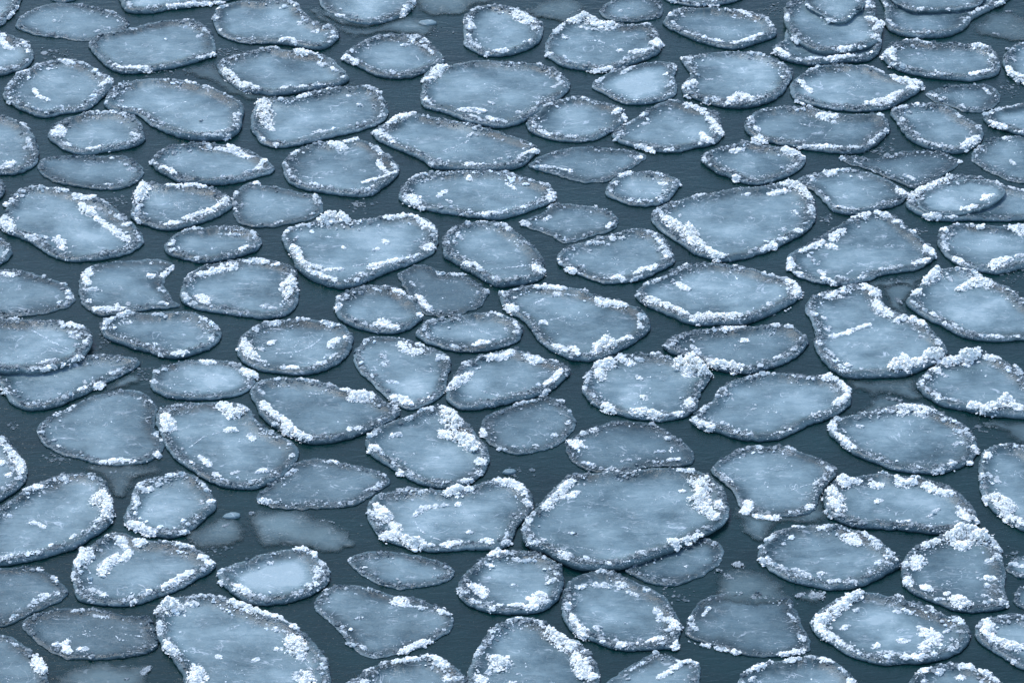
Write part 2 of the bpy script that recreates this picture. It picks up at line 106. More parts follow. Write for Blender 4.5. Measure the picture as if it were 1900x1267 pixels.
('12','n',0,'-4,8 -3,4 0,0 6,-5 15,-8 28,-11 40,-12 55,-10 68,-8 74,-3 77,4 75,11 70,18 61,24 50,28 38,29 25,28 12,26 3,22 -3,16','1,6 4,10 8,15:9bt;10,18 16,18:5;28,23 33,22 38,23:4b;60,7 64,2 65,4:6b;61,16 65,13:4;71,3 72,4:4;50,22 58,20:4;0,3 2,4:5;17,-7 26,-8:6;8,-4 10,-2:5;55,-8 60,-7 65,-6:6;18,5 22,3:4b;22,12 38,11 48,7 55,1:2b;11,8 14,10:4;38,-11 44,-10:5','oval floe with a white crescent line inside and snowy left end, left of centre'),
('21','n',0,'83,17 85,12 89,7 95,4 104,3 112,3 122,4 130,7 136,10 133,15 130,20 127,24 120,27 110,28 100,27 90,23 84,20','94,6 98,4 101,4:6b;121,10 125,11:5b;123,16 126,17:4;119,20 121,21:4;121,24 122,23:4;113,2 116,3:3;132,10 135,12:3;90,12 92,9:3','small floe with a bright flake at its upper left, in open water above centre'),
('21','m',0,'25,38 28,36 34,33 42,30 46,25 55,25 66,26 76,28 85,30 91,34 92,39 90,43 84,46 74,48 66,51 58,53 52,52 46,48 38,45 30,42','26,38 30,40:6;40,37 44,35 46,34:5;75,28 78,28:4;82,29 84,30:4;84,41 88,39:5b;44,28 46,27:4;54,50 58,50:2','small smooth floe sinking at its left end, between two white rimmed floes above centre'),
('21','n',0,'49,64 50,60 55,56 62,53 72,51 80,48 88,46 96,44 102,42 110,43 118,45 124,48 128,53 130,60 132,65 126,70 118,74 110,78 100,80 90,81 80,81 70,77 62,74 55,70 50,67','56,69 59,70 62,71:5b;66,73 68,73:4;88,76 92,75 96,77:5b;104,72 110,69 114,70 118,68:5b;122,56 125,58 128,62:8;112,45 116,47 118,49:5;86,49 89,49:5b;69,53 75,53 82,52:4;93,49 96,49:4;75,76 77,76:3;101,78 108,76:3;120,51 122,53:5;62,63 64,64:2;78,66 82,66:3s;51,64 53,67:3','oval floe right of centre with white flecks along its lower edge'),
('21','n',0,'114,35 116,30 120,27 128,25 137,22 148,19 160,17 172,14 186,14 197,13 205,11 215,11 222,16 227,23 229,30 228,38 224,44 216,49 206,54 196,59 186,62 175,65 164,66 154,64 144,61 136,54 127,49 120,43 115,38','124,34 130,37 134,40:8bt;135,42 140,42 145,49 149,53:10bT;138,40 144,42:7bt;152,54 156,58 160,61 165,61:7bt;134,31 135,33:3;120,31 123,33:5;206,12 211,12 217,14 222,18 225,22:8bt;196,18 202,17 208,16:4b;213,30 215,31:6;215,44 218,44:5b;206,42 208,43:5;191,57 196,55 201,54:4b;146,20 152,19:5;181,18 182,18:4b;204,51 208,50:3;213,24 216,25:4;226,28 227,35:5;158,42 162,43:2s;197,44 205,42:1','large floe right of centre with a tall white snow bank down its left lip'),
('21','n',0,'9,90 12,86 20,83 28,81 38,80 50,82 60,83 70,85 76,88 86,90 96,93 106,97 112,101 115,110 113,115 104,121 95,127 88,131 80,134 70,135 59,134 50,130 42,125 35,118 28,108 20,102 14,97','36,82 42,81 48,82 55,83:7b;77,90 82,92 90,93 97,94:8b;48,87 52,87:5;15,95 18,96 21,98:7b;11,86 14,88:5;39,105 42,106:5b;27,101 30,104:4;48,123 52,124 56,126:7b;59,123 62,124 63,127:6b;79,124 83,120 88,121 90,120:10bT;92,119 97,118 101,117:5b;107,102 110,105:7;75,127 78,127:5b;32,94 44,88 56,87 64,88:2b;42,105 52,103 60,101:1b;106,106 108,112:4;68,83 71,85:4;20,89 23,91:3','big kite shaped floe at centre with a fat snow lump on its lower lip'),
('21','n',0,'103,89 106,84 113,79 125,74 133,69 140,66 150,65 160,65 171,67 186,70 196,74 207,76 213,78 219,83 219,89 213,94 206,98 196,103 186,108 176,110 160,110 144,110 137,108 127,103 115,98 107,93','111,91 118,92 126,95 132,97 140,102:7bt;144,105 148,103 154,100 162,103 170,103 177,104:7bt;133,78 137,80 140,82:7b;135,70 138,67 142,66:5;110,81 115,80 120,78:4;172,67 175,68:4;192,74 198,75 204,76:5;207,77 212,79 216,83 215,88:8b;193,95 197,94 200,94:5;105,88 107,89:4;162,91 176,85:1;206,100 212,96:3;173,74 175,77:2','wide floe right of centre with two jagged white snow ridges along its lower lip'),
('22','n',0,'122,8 124,5 131,1 146,-3 160,-5 170,-5 186,-6 199,-7 213,-6 221,0 224,5 220,12 212,18 201,23 192,26 184,28 175,28 164,26 157,24 148,20 140,17 130,14 124,11','154,18 158,20:6b;160,21 166,20 170,20 176,23:7bt;143,7 147,10 146,15:6;178,2 180,3:4b;164,-4 172,-5 180,-7:5b;212,11 216,9:5;201,16 205,15:4;199,-5 203,-6:5;124,7 127,10:3;207,-5 212,-4:4','long floe with dark left tail lying behind the jagged ridged floe, right of centre'),
('31','p',0,'29,9 34,6 42,4 50,2 60,1 72,2 82,4 90,7 97,11 103,16 106,20 103,25 96,28 88,30 80,32 70,34 60,33 53,31 49,26 45,21 40,16 33,13','49,3 52,4 56,2:5b;71,7 74,7:5;99,15 104,18:5b;49,21 51,23:4;56,28 64,29 70,30:3;39,7 41,9:4;60,2 64,2:3','smooth rounded triangular floe at right with little snow'),
('31','n',0,'104,27 106,22 110,17 118,13 126,9 135,6 145,5 155,6 165,9 172,13 182,15 195,18 205,25 202,34 190,37 176,38 160,38 145,38 130,38 118,36 110,32','108,21 114,17 120,15 128,10 136,7:8bt;114,29 119,26:5;118,33 128,34:5b;159,9 165,10 171,12:4;175,14 186,17:3;107,25 112,24:4;130,35 140,35:3','floe at the right edge carrying a thick snow slope on its upper left rim'),
('31','r',1,'112,24 119,17 128,12 140,9 155,8 168,12 173,15 173,20 165,26 152,31 140,34 126,34 116,31','158,22 162,20 165,19:4b;143,29 148,28 153,26:5b','thin pale plate lying on the floe with the thick snow slope at right'),
('31','n',0,'126,52 127,46 129,42 136,39 146,38 158,39 170,40 182,39 195,42 204,52 203,64 196,69 186,71 175,73 165,75 156,73 146,71 138,67 132,62 128,57','130,43 133,45:6b;137,40 141,40:5;155,41 158,41:5b;178,40 184,41 190,42:10b;138,62 141,63 144,65:5b;164,68 168,65 172,63 176,62:9bt;180,61 186,60:5;147,40 150,40:4;131,53 133,58:4;146,67 150,69:3','floe cut by the right edge with a frothy heap on its lower lip'),
('31','n',0,'22,67 23,61 28,58 36,54 42,50 50,45 58,40 66,36 74,32 84,31 94,32 101,36 106,42 113,47 120,53 125,58 126,62 121,67 114,71 104,73 94,74 86,76 80,79 72,81 62,83 50,82 40,80 31,77 25,72','32,58 38,55 43,53 48,51:5b;50,53 54,54 57,55:5b;53,49 58,45 62,43:6b;69,35 74,34 79,33:5b;85,32 90,33 95,34:6b;96,38 101,37:5b;102,41 104,43:4;108,44 110,46:4;118,55 121,57 124,60:6b;110,66 115,65 120,63:5b;25,62 25,69:5b;29,72 33,74:5b;45,70 48,72:5b;47,76 52,78 56,80:4b;73,77 76,75:5;84,71 94,70 103,68:4;102,54 104,53:2b;64,37 66,38:4;67,53 80,54 95,56:1;37,60 44,66:5s;63,73 68,70:2','large arched floe at right with a broken white line along its far left rim'),
('31','n',0,'35,97 36,92 42,88 50,85 60,83 68,80 76,80 83,82 86,86 89,93 95,99 106,102 116,106 122,112 128,119 134,125 131,133 122,138 111,143 100,146 86,146 72,147 62,146 54,142 48,136 43,128 41,122 42,116 40,108 37,103','74,80 79,82 84,83 83,88:7b;84,92 86,97 90,98 94,101:8b;97,104 103,104 110,104 118,108:7b;50,89 56,87 62,86:5b;39,100 42,103:4;47,103 49,104:4;49,110 51,112:6;52,116 60,114 68,111 80,107:4b;117,117 119,118:4;126,121 128,123:5;96,139 99,136 102,134 106,138:10bT;107,136 112,134 117,134:7bt;118,131 122,130 128,130:9bT;63,135 66,136:4b;49,126 53,129 58,132:4;60,142 63,143:4;44,120 46,123:4;41,90 46,88:4;78,122 80,124:1','big two lobed floe at right with a snow seam across its waist'),
('31','n',0,'104,94 108,89 112,84 117,79 120,74 127,71 138,70 148,71 158,75 167,79 177,83 184,90 190,96 200,104 205,115 198,120 186,120 172,121 158,121 145,119 137,115 129,110 120,106 112,101','118,80 122,76 127,72:8bt;110,88 114,85:6b;139,72 148,73 156,76:7;142,83 150,79 156,78 164,80:8bt;158,81 162,83:6;123,101 125,102:5b;117,99 120,102:4;138,109 143,113:6;154,117 170,117 186,117:4;179,86 185,91:3;130,107 136,111:3;132,74 136,78:4','floe cut by the right edge beside the two lobed floe, snowy at its far rim'),
('31','s',0,'86,85 92,82 100,80 112,84 106,92 102,96 104,102 96,99 90,94','97,90 101,94:4','grey sunken wedge of ice between the two lobed floe and its right neighbour'),
('31','s',0,'78,81 90,77 102,76 116,74 118,78 110,84 100,82 86,84','98,79 101,80:4','sunken ragged patch under the large arched floe at right'),
('02','p',0,'103,34 105,28 110,23 118,20 128,18 138,17 150,17 160,18 168,21 174,26 177,32 174,37 168,42 160,44 148,46 136,46 124,46 114,44 108,41 104,37','168,24 172,25 177,28:7b;138,18 142,19 147,19:4b;160,20 164,20:4;107,25 109,27:5;113,25 115,24:4;105,33 108,34:5;114,40 124,41:2','plump pale oval floe with a white smear at its right shoulder, left of centre below'),
('02','m',0,'25,68 26,63 32,59 38,55 46,51 54,47 62,43 72,40 84,38 94,38 102,42 108,47 109,53 107,59 108,66 112,72 114,78 111,84 104,88 96,90 84,91 72,91 62,89 52,86 42,83 33,79 28,74','38,56 46,53 52,49:4;27,68 30,69:5;70,88 80,87 93,87:4b;106,68 112,74:4;107,83 110,82:4b;95,45 98,45:4;54,84 57,84:4;102,46 105,47:4;40,77 42,78:3;52,63 54,62:2s','large smooth grey bell shaped floe at lower left with no white far rim'),
('02','n',0,'107,58 110,51 120,48 135,46 150,46 160,46 168,48 174,53 179,61 186,66 196,71 203,75 208,80 204,89 198,97 188,103 178,107 168,108 158,107 147,104 139,99 131,94 122,87 116,80 112,73 109,65','113,54 116,58 116,62 115,66:8bt;119,58 121,60:4;153,48 157,50 160,53 166,53:8bt;165,49 172,53:5;149,49 152,50:5;156,65 160,64 163,65:5b;173,70 175,71:5b;138,83 142,86 145,89:5b;148,95 151,97:5b;160,95 165,94:4;178,94 183,92:5b;179,93 182,93:4;201,85 203,83:5;199,76 200,78:5;173,103 178,101:5;122,83 125,84:5;132,88 134,90:4;173,69 175,72:5;131,77 140,70 154,66:1b;120,64 122,66:3;113,49 116,49:4','large egg shaped floe at lower left with white patches at its upper corners'),
('02','n',0,'-20,85 -12,74 -2,71 4,71 8,77 13,83 17,88 19,95 17,103 12,108 4,114 -2,117 -14,115 -22,100','0,73 5,76 8,83 14,87 14,95:8b;4,96 7,95:4b;0,86 1,88:5b;11,99 14,101:5;1,105 4,108:3;9,91 11,94:5','dark floe cut by the left edge with a white crusted right rim, lower left'),
('03','n',0,'-14,25 -8,10 0,4 8,-1 17,-7 24,-12 32,-15 40,-18 50,-19 60,-19 69,-16 74,-11 76,-6 78,1 79,8 78,16 72,21 62,28 52,34 40,38 26,42 12,45 0,46 -10,44 -15,35','65,0 69,-3 72,0 74,6 74,12:9bt;20,-9 25,-10 29,-10:5b;38,-14 43,-15 48,-14:5;62,-17 65,-16:5;21,14 26,15 31,18:3b;50,25 52,24:5b;67,14 69,13:5b;3,40 8,39:6;35,32 36,31:3b;65,22 67,21:4;54,23 60,22:3;70,-6 72,-4:6b;17,-8 20,-7:5;2,35 20,37 35,34:2','large grey left edge floe with a snow stack on its right rim'),
('03','n',0,'85,15 87,8 91,0 91,-6 94,-11 100,-14 110,-16 118,-18 129,-19 137,-16 143,-11 147,-4 150,3 148,8 143,12 136,19 127,25 118,27 108,26 98,23 89,19','95,-9 100,-7 104,-8 110,-11 114,-13:6;93,-3 95,4:5;89,15 95,17 101,20 106,22:6b;114,22 122,23 130,21:4;144,2 147,1:5b;117,-15 126,-16:4;93,5 94,10:4;140,-9 143,-5:4;139,0 141,2:4;96,-11 99,-11:5','round floe with a beaded frosty left rim, second from the left edge at lower left'),
('02','s',0,'54,91 64,89 80,90 96,90 110,91 112,95 104,98 96,101 90,106 88,112 80,112 74,104 70,98 60,94','77,96 80,95:3','brownish sunken scrap between the round beaded floe and the bell shaped floe'),
('12','n',0,'5,40 7,35 12,31 20,29 30,29 42,30 52,32 62,34 70,37 80,39 90,40 95,44 102,49 108,52 109,56 102,61 94,65 84,69 74,73 62,75 50,77 42,76 34,72 26,67 18,63 12,56 9,49','14,47 18,52 23,55 28,58 33,63:7bt;28,64 34,66 40,70 46,72:7bt;75,42 80,40 85,40 90,41:10b;69,37 74,37:5b;38,31 45,32 52,33:5;59,34 63,35:5;100,47 104,49 108,51:5;73,66 78,66 82,65:5;12,38 14,40:6;21,62 24,63:5;84,44 90,46:4s;46,40 57,40:2','long leaf shaped floe with a white ridge down its lower left lip, below centre left'),
('12','p',0,'77,18 77,12 81,7 86,2 94,1 104,1 110,2 118,5 128,9 138,12 144,16 144,23 142,31 141,38 138,43 130,48 122,52 115,53 107,50 100,45 93,38 86,31 80,25','109,6 113,9 118,11 124,11:8b;135,15 138,16 142,18:6;104,43 110,44 116,47:6bt;124,45 128,43:5b;100,32 106,33:6s;84,5 87,4:5;128,25 131,25:6s;96,14 98,22:9s;120,7 124,8:5','pear shaped floe just below centre with a frosty collar around a grey hollow'),
('12','n',0,'141,46 141,40 143,34 147,27 153,20 162,16 170,13 180,10 188,9 196,12 208,16 218,19 225,22 227,26 222,32 214,39 206,43 194,46 182,49 172,51 160,53 150,53 145,50','143,36 147,33 151,30 158,25:9b;168,15 176,15 182,13 187,11:7b;196,14 202,16 208,18:7b;221,23 216,29 211,33:5b;214,18 217,18:5;170,13 174,15 178,14:5;155,41 162,44:1b;165,38 180,43:2;206,42 212,38:3;153,22 158,19:4;186,43 194,42:2','oval floe below centre with white snow along its far rim and left shoulder'),
('12','n',0,'85,78 86,72 90,66 98,62 106,59 114,57 122,53 130,50 138,48 145,50 149,55 154,60 160,66 165,73 170,80 171,88 168,95 162,101 154,105 144,107 134,107 124,105 114,100 106,95 98,90 90,85','139,51 143,54 146,60 148,66:10bt;138,66 142,69:7bt;149,70 155,72 160,77:10bT;163,86 166,88:7b;123,54 127,53 131,51:5;113,60 117,58:5;88,79 91,78 95,80:6b;108,94 110,95:5b;115,97 122,99:5;102,70 109,68:5;151,101 158,100:4b;162,96 165,95:5;135,104 138,104:2;88,72 92,68:4;137,58 139,60:5;94,81 96,82:2;104,90 108,91:4','rounded floe below centre with snow heaps tumbling down its upper right side'),
('12','m',0,'9,115 12,109 18,104 26,98 32,92 38,87 46,86 58,86 70,89 82,91 92,94 99,97 103,101 101,105 94,109 86,114 76,119 64,120 50,121 36,122 24,121 14,118','31,97 34,95 37,94:8s;56,88 60,88 65,89:3;11,115 17,116 24,116:5;86,108 91,106 96,105:5s;97,97 99,98:4;44,118 50,118:1','lens shaped low floe with a dark patch near its left tip, lower left of centre'),
('22','m',0,'-4,65 -2,59 2,55 10,52 20,48 30,45 40,43 48,44 55,48 59,53 62,58 63,63 60,68 56,73 50,77 42,80 32,83 20,84 12,81 4,77 -1,72','57,61 60,61:7;46,69 49,70:5;50,45 54,46:4;20,49 26,47 33,46:3;8,79 15,80:3;-2,66 0,70:4b;58,53 60,56:3;34,77 37,77:3','pale plain floe below centre with almost no snow, right of the tumbling heap'),
('22','n',0,'67,40 68,34 70,27 75,22 82,18 90,15 100,14 108,13 118,13 128,15 138,19 148,23 156,27 155,33 150,40 147,47 147,53 140,57 130,60 120,61 110,60 98,58 86,54 76,50 70,45','78,21 83,20 88,19:8bt;79,24 80,29:7bt;134,20 138,17 143,20 147,24 154,26:11bT;138,23 144,26:7bt;102,54 108,53 115,54 121,55:7bt;82,48 86,51 89,52:6b;141,44 142,49:6b;97,18 102,19:6b;93,15 95,18:5b;115,14 118,13 121,12:6;69,38 71,28:5;109,41 111,43:4b;130,55 136,54:4b;105,28 108,29:3b;108,29 118,28 126,32:1;146,34 150,32:4;122,57 125,57:4;104,17 109,18:4;103,48 107,45:2','square shouldered floe right of centre with big snow heaps on both far corners'),
('22','n',0,'142,62 144,56 150,51 156,47 162,39 170,32 180,29 188,28 197,27 208,26 220,28 234,29 244,31 250,35 253,41 254,46 250,51 242,57 230,61 220,65 211,70 201,74 190,75 182,74 173,73 162,69 150,66','147,60 152,62 157,64:6b;234,28 238,29 241,31:7bt;246,33 249,36 251,39:6b;242,47 247,44 251,41:6b;225,56 231,53:5;162,39 165,38:5;167,40 170,41:5;164,60 170,63:4;188,29 195,28 201,29:4;150,53 153,51:4;204,69 210,66:4;154,49 156,48:4;144,58 146,61:4;184,51 188,50:2;185,47 205,54:1','long diamond floe with a snow nub on its far right rim, right below centre'),
('22','m',0,'55,79 57,74 62,69 70,66 80,62 88,59 98,59 108,60 118,62 126,66 134,72 141,78 145,84 144,90 134,92 122,92 110,93 98,96 86,97 76,96 68,94 62,90 57,85','58,73 62,74 66,76:7b;68,69 77,65:4;94,88 100,87 107,86:4s;123,88 130,87 136,86:3;125,71 127,73:5;129,79 131,81:5;118,82 124,81:5s;68,89 76,91:6s;84,94 90,93:4','dim low floe with one white flake at its left corner, above the biggest floe'),
('23','m',0,'96,49 104,44 118,38 132,32 146,27 154,26 162,29 165,34 164,41 158,48 148,54 138,58 128,60 120,60 110,57 102,53','139,45 141,46:3;158,39 159,39:2;110,52 118,53:2','pale smooth plate sliding out from under the lower lip of the biggest floe'),
('23','n',0.8,'25,24 28,15 33,8 38,3 43,-4 49,-10 55,-16 64,-19 76,-19 90,-20 104,-21 115,-23 129,-23 142,-22 152,-20 160,-14 166,-8 168,0 169,8 167,15 158,21 147,27 135,33 122,39 110,43 98,47 88,49 74,49 60,47 50,42 42,37 31,34 26,29','144,-14 150,-12 149,-5 148,-1 152,4 156,8:10bT;161,1 163,3:7bt;158,9 160,11:7b;60,-14 55,-10 51,-5 45,2 40,6:7b;55,-3 60,-5 64,-7:6b;27,22 30,16 33,11:6;29,29 33,31 37,32:5;53,37 55,38 57,40:6b;128,26 131,28 132,31:7b;137,28 144,25 150,22:4b;84,44 86,44:4b;90,45 100,43:2;39,28 45,28:4;84,-20 88,-20 92,-21:5;102,-21 106,-20:5;131,-21 138,-20 143,-20:5;135,-8 138,-8:4b;106,37 110,36:3;58,22 64,23:3s;65,-7 78,-12:1;80,-1 90,-3 100,0:2s;60,31 75,34 95,33:1','biggest floe of all, slate coloured, with white snow down its right rim'),
('33','s',0,'-12,4 0,8 12,10 30,8 40,-2 46,-6 48,6 52,12 46,16 38,17 20,17 14,21 8,28 0,28 -8,22 -14,14','','pale greenish sunken skirt below the floe with the shining middle, lower right'),
('32','p',0,'-31,93 -25,87 -16,81 -6,77 0,76 10,77 22,77 31,81 41,84 49,88 55,92 57,96 54,101 49,106 46,112 44,118 40,124 32,126 22,127 10,127 0,125 -8,123 -12,116 -14,110 -19,105 -26,99','0,124 6,125 10,126 17,125:5b;42,106 45,103 49,100:6;37,119 40,118:6b;2,78 4,80:5;22,78 26,80 31,81:4;-7,123 -5,118 -4,114:7b;-22,97 -19,100 -16,102:4;26,107 36,104 42,103:1b;50,93 54,95:4;0,106 10,105:1','broad rounded floe with a shining white middle, right of the biggest floe'),
('32','n',0,'50,66 52,62 52,58 60,57 70,55 78,53 88,51 96,49 106,47 116,47 122,49 130,54 138,58 145,63 151,69 154,75 154,82 151,88 144,92 136,95 126,97 116,97 104,96 94,94 84,90 74,86 66,82 58,75 52,70','54,60 54,65:6b;56,68 60,71 64,75 69,78:6b;90,53 96,53:5;100,52 106,50 114,51 121,52:8bt;115,54 117,56:5;129,56 131,59:5;138,65 145,68:4;137,76 142,74 146,75:7s;152,77 154,80:5b;136,88 138,92:8;123,95 131,94:4;71,62 74,63:5;74,55 76,54:4;148,88 150,87:4b;56,58 58,60:5;147,68 151,73:4;128,79 132,82:2s','large round floe at lower right with a white snow brow on its far rim'),
('32','s',0,'64,54 72,53 76,47 82,43 88,42 96,43 104,46 110,48 100,51 88,54 76,56','90,44 96,45 102,46:3','clear thin flap of ice above the floe with the snow brow'),
('32','s',0,'64,32 76,31 90,31 104,31 112,32 112,38 118,44 110,46 98,43 88,41 80,43 72,38 68,42','','brown sunken floe between the two lobed floe and the floe with the snow brow'),
('32','n',0,'111,35 113,31 118,28 122,23 128,19 136,17 146,14 156,12 166,14 174,18 181,24 187,30 196,38 202,48 198,57 186,59 174,58 162,57 150,54 140,52 130,51 122,46 115,41','131,19 137,17 142,16:7bt;142,16 148,15 155,12:9bT;160,15 165,16 169,16:6b;123,24 127,24:7b;118,29 120,29:5b;127,46 134,44 140,47:5;149,50 153,49 156,50:6bt;158,52 164,51 170,48 174,44 178,48 186,50:9bT;173,22 175,22:4;180,20 185,27:4;132,28 133,28:3;115,33 116,37:4;123,42 127,44:4','floe cut by the right edge with jagged snow teeth on its lower lip'),
('32','n',0,'155,92 156,84 159,79 166,76 176,75 186,77 196,84 202,100 200,120 196,134 186,137 178,132 170,126 163,121 158,114 155,104','160,85 163,82:6b;164,112 168,112 173,114 176,120:10bt;168,117 173,122 176,125 185,130:8b;165,99 170,101:4;157,96 158,104:4;160,97 163,98:5;170,77 176,76:4;159,112 160,115:5','tall floe cut by the right edge with a white heap at its lower left'),
('32','s',0,'160,62 172,60 186,60 200,62 200,76 188,76 178,73 170,68','','greenish sunken ice at the right edge below the floe with snow teeth'),
('33','n',0,'47,0 48,-4 52,-9 57,-13 61,-16 70,-16 80,-18 88,-19 97,-17 106,-17 116,-16 123,-14 131,-11 138,-8 145,-2 150,4 154,10 155,14 150,19 142,23 133,24 120,24 106,22 90,21 72,20 60,16 52,11 48,5','59,-15 62,-13 61,-11:8bt;53,-7 56,-2 57,3 58,7:10bt;64,-14 69,-13 73,-13:5b;81,-12 85,-11 88,-12:5b;98,-14 103,-12 110,-14:6b;118,-12 123,-9 128,-7 137,-5:6b;142,5 145,9 148,13:7b;139,14 141,14:4;122,9 127,5:4;98,16 104,14 108,13:4;85,0 88,-1:4b;152,12 154,13:6b;123,21 127,21:3;86,-18 92,-17:4;108,-16 114,-15:5;49,6 53,11:4;120,10 124,8:3;57,10 62,13:4','wide floe at lower right thickly frosted around its left end and far rim'),
('03','m',0,'-12,60 -6,48 4,47 14,46 24,46 31,49 38,53 44,59 48,64 46,67 42,70 36,73 30,76 22,79 14,83 6,87 -4,88 -12,78','21,74 25,70 30,67 34,66:8s;6,83 13,80:3;26,47 29,48:5;37,66 41,64:6s;30,65 33,66:5b;36,53 40,57:3','murky dark floe cut by the left edge near the bottom'),
('03','n',0,'51,65 50,56 50,48 52,40 55,34 60,32 66,29 73,25 80,21 88,23 96,26 106,28 118,29 128,30 136,34 143,39 149,43 150,46 145,50 138,54 130,59 120,64 110,68 100,72 90,74 78,74 66,73 58,72 53,69','58,34 61,36 57,40 55,43:8bt;80,37 75,41 72,45 71,49:8bt;90,34 87,37 84,40:5b;81,25 84,27 86,31:6b;93,28 97,29 100,29:6b;121,29 127,31 133,32:5b;139,38 142,41:5b;143,44 146,43:6b;113,60 120,56 126,52 133,49:5bt;97,65 104,64:5;59,54 61,54:5;62,61 67,62 72,66:6;73,25 78,22:5;51,50 51,55:4;113,29 117,29:5;69,43 71,45:5;91,71 95,69:3;60,69 65,70:3s','floe at lower left with slanting white snow bars inside its upper left corner'),
('13','n',0,'-18,53 -16,48 -8,45 0,42 10,38 20,35 32,33 42,32 48,35 54,41 58,47 61,53 58,59 52,64 44,68 34,71 24,73 14,74 4,72 -4,68 -12,61','-4,59 0,61 5,64:8b;36,33 41,33 45,33:5b;48,35 50,37:5b;50,54 53,52:5;47,60 50,60:5;55,43 59,50:5;18,43 22,42:4;36,66 38,66:3;-17,51 -14,49:4;-16,55 -12,59:4;50,46 52,50:4','plain oval floe near the bottom left with a soft bright middle'),
('03','m',0,'14,86 17,82 24,78 34,76 46,74 58,74 70,76 80,79 92,80 103,80 107,86 109,94 110,101 104,106 96,108 84,110 72,111 58,111 46,110 36,106 27,100 20,94','38,99 43,99 47,97:5b;45,101 47,105:5b;54,103 57,104 60,103:5;50,77 54,76 58,76:5s;80,94 83,97 86,97:2b;60,79 75,82:5s;84,93 100,95:1','half sunken murky floe at the bottom left with one white flake shaped like a wing'),
('03','n',0,'107,90 109,82 110,76 114,71 122,67 135,66 150,66 161,69 171,73 180,77 188,80 196,83 206,88 213,93 219,100 225,108 228,116 229,128 226,145 200,152 160,152 132,145 128,129 125,119 119,110 112,101','110,74 115,72 120,74 125,74:10bt;160,71 165,71 171,73 179,77:7bt;183,77 186,78:6b;186,77 190,78 193,80:7b;114,98 117,102 121,106:7b;137,115 136,120 134,126:10bt;201,96 205,100 208,104:10bt;211,117 212,122 211,127:9bt;191,102 194,101:5;175,109 178,109:4;197,83 202,86 206,90:5;207,108 210,109:6;110,86 111,94:6;127,66 137,67 148,68:4;190,88 193,90:5;150,107 153,107:3b;204,118 207,124:5;128,73 136,72:5;196,90 198,92:4;150,66 158,69:4;203,93 206,96:6b','huge floe cut by the bottom edge at left, snow piled down its right side'),
('03','m',0,'-12,98 0,92 8,94 15,98 22,104 28,111 33,119 34,130 30,142 10,146 -12,140','24,109 27,113 29,118:7bt;26,110 23,107:4;5,97 12,101:3s','dark floe in the bottom left corner with a white tuft on its right rim'),
('03','s',0,'36,125 40,119 52,115 66,113 82,114 94,114 103,115 104,118 101,124 95,132 70,136 44,134','98,120 101,117 103,115:4b;87,124 90,123:4;80,116 92,114:1','sunken brownish plate at the bottom edge with a whitish right corner, lower left'),
('13','s',0,'1,15 3,9 10,7 24,8 38,8 50,9 60,14 68,19 74,26 79,32 70,34 62,38 54,36 46,33 34,32 24,33 14,32 8,25','52,15 57,14 64,16:2;16,21 24,20:1;60,22 66,24:1;5,10 8,9:3;15,26 24,23 32,24:1','pale sunken torn sheet with fine crinkles, left of bottom centre'),
('03','s',0,'128,22 138,18 150,12 160,13 167,19 168,27 160,32 148,34 138,35 130,30','154,19 158,17:4s','very dark sunken ice right of the round beaded floe at lower left'),
('13','m',0,'72,43 74,40 80,37 86,35 96,35 108,36 120,38 130,40 140,44 147,49 145,54 138,58 128,60 116,62 106,62 97,60 88,55 80,50 75,46','83,46 85,46:4b;73,42 75,40:3;138,44 144,48:2','small bare almond shaped floe near the bottom centre with one white dot'),
('13','m',0,'49,74 51,69 55,64 59,60 66,59 76,59 86,60 95,63 104,66 116,67 126,69 136,74 144,78 147,82 145,86 146,89 140,94 130,99 120,104 108,107 98,109 90,110 82,107 75,102 71,96 66,90 60,84 53,79','104,70 108,69 113,69:6b;110,104 116,101 122,98 129,97:6b;122,74 126,76:5;136,76 140,77:5b;73,99 77,100:4;82,101 85,103:4;79,82 83,82:6s;87,61 89,63:4;56,64 58,62:4;142,79 144,82:5;108,72 120,74:4s;68,90 72,94:3','heart shaped greyish floe near the bottom, left of centre'),
('13','n',0,'86,12 86,6 88,0 92,-5 98,-6 106,-7 120,-8 132,-7 142,-7 150,-10 160,-10 170,-14 180,-15 188,-14 195,-10 200,-5 202,2 200,9 195,14 189,22 186,30 179,35 168,35 158,35 145,36 131,37 120,35 108,32 97,28 90,20','93,3 97,6 99,11:10bt;87,8 92,10 97,10:6;103,14 106,16 107,19:8b;98,24 103,24 109,23:8bt;113,26 118,28 124,30:9bt;130,31 132,32:5;138,31 144,29 150,28:6b;166,28 169,27 172,29:6b;141,-5 146,-7 150,-8 157,-8:7bt;174,-14 178,-13 182,-12:6b;182,-14 187,-12 192,-9 195,-5:6b;120,-4 124,-5 127,-6:5;119,10 123,6 129,4 140,3:5;155,21 158,21:3b;119,13 121,18 127,23 137,27:2;148,2 150,1:4b;195,0 200,6:5;180,31 186,27:5;159,9 161,10:2b;101,9 103,11:4','floe below centre with a white snow hook curling round its lower left side'),
('23','n',0,'-19,62 -18,56 -15,51 -10,46 -4,41 2,38 10,36 20,34 30,34 40,37 47,41 53,46 55,54 54,62 51,69 46,74 38,78 28,80 16,80 4,79 -6,76 -14,72 -18,68','5,37 8,35 11,36:7bt;12,35 15,36:5b;36,69 37,66 39,64:8bt;16,72 21,71 26,72:5b;28,74 32,73 35,74:5b;4,75 6,74:4b;9,72 11,72:4b;-10,58 -5,58 -1,61 -1,64:8b;1,43 3,44:5b;20,40 26,41 33,41:4;-18,60 -17,66:4;-11,69 -7,71:5;40,72 44,71:5;42,57 48,55:4;17,57 22,58:3s;41,51 43,53:4;-8,60 -4,64:5','round floe near the bottom centre with white snow nuggets scattered inside its lower rim'),
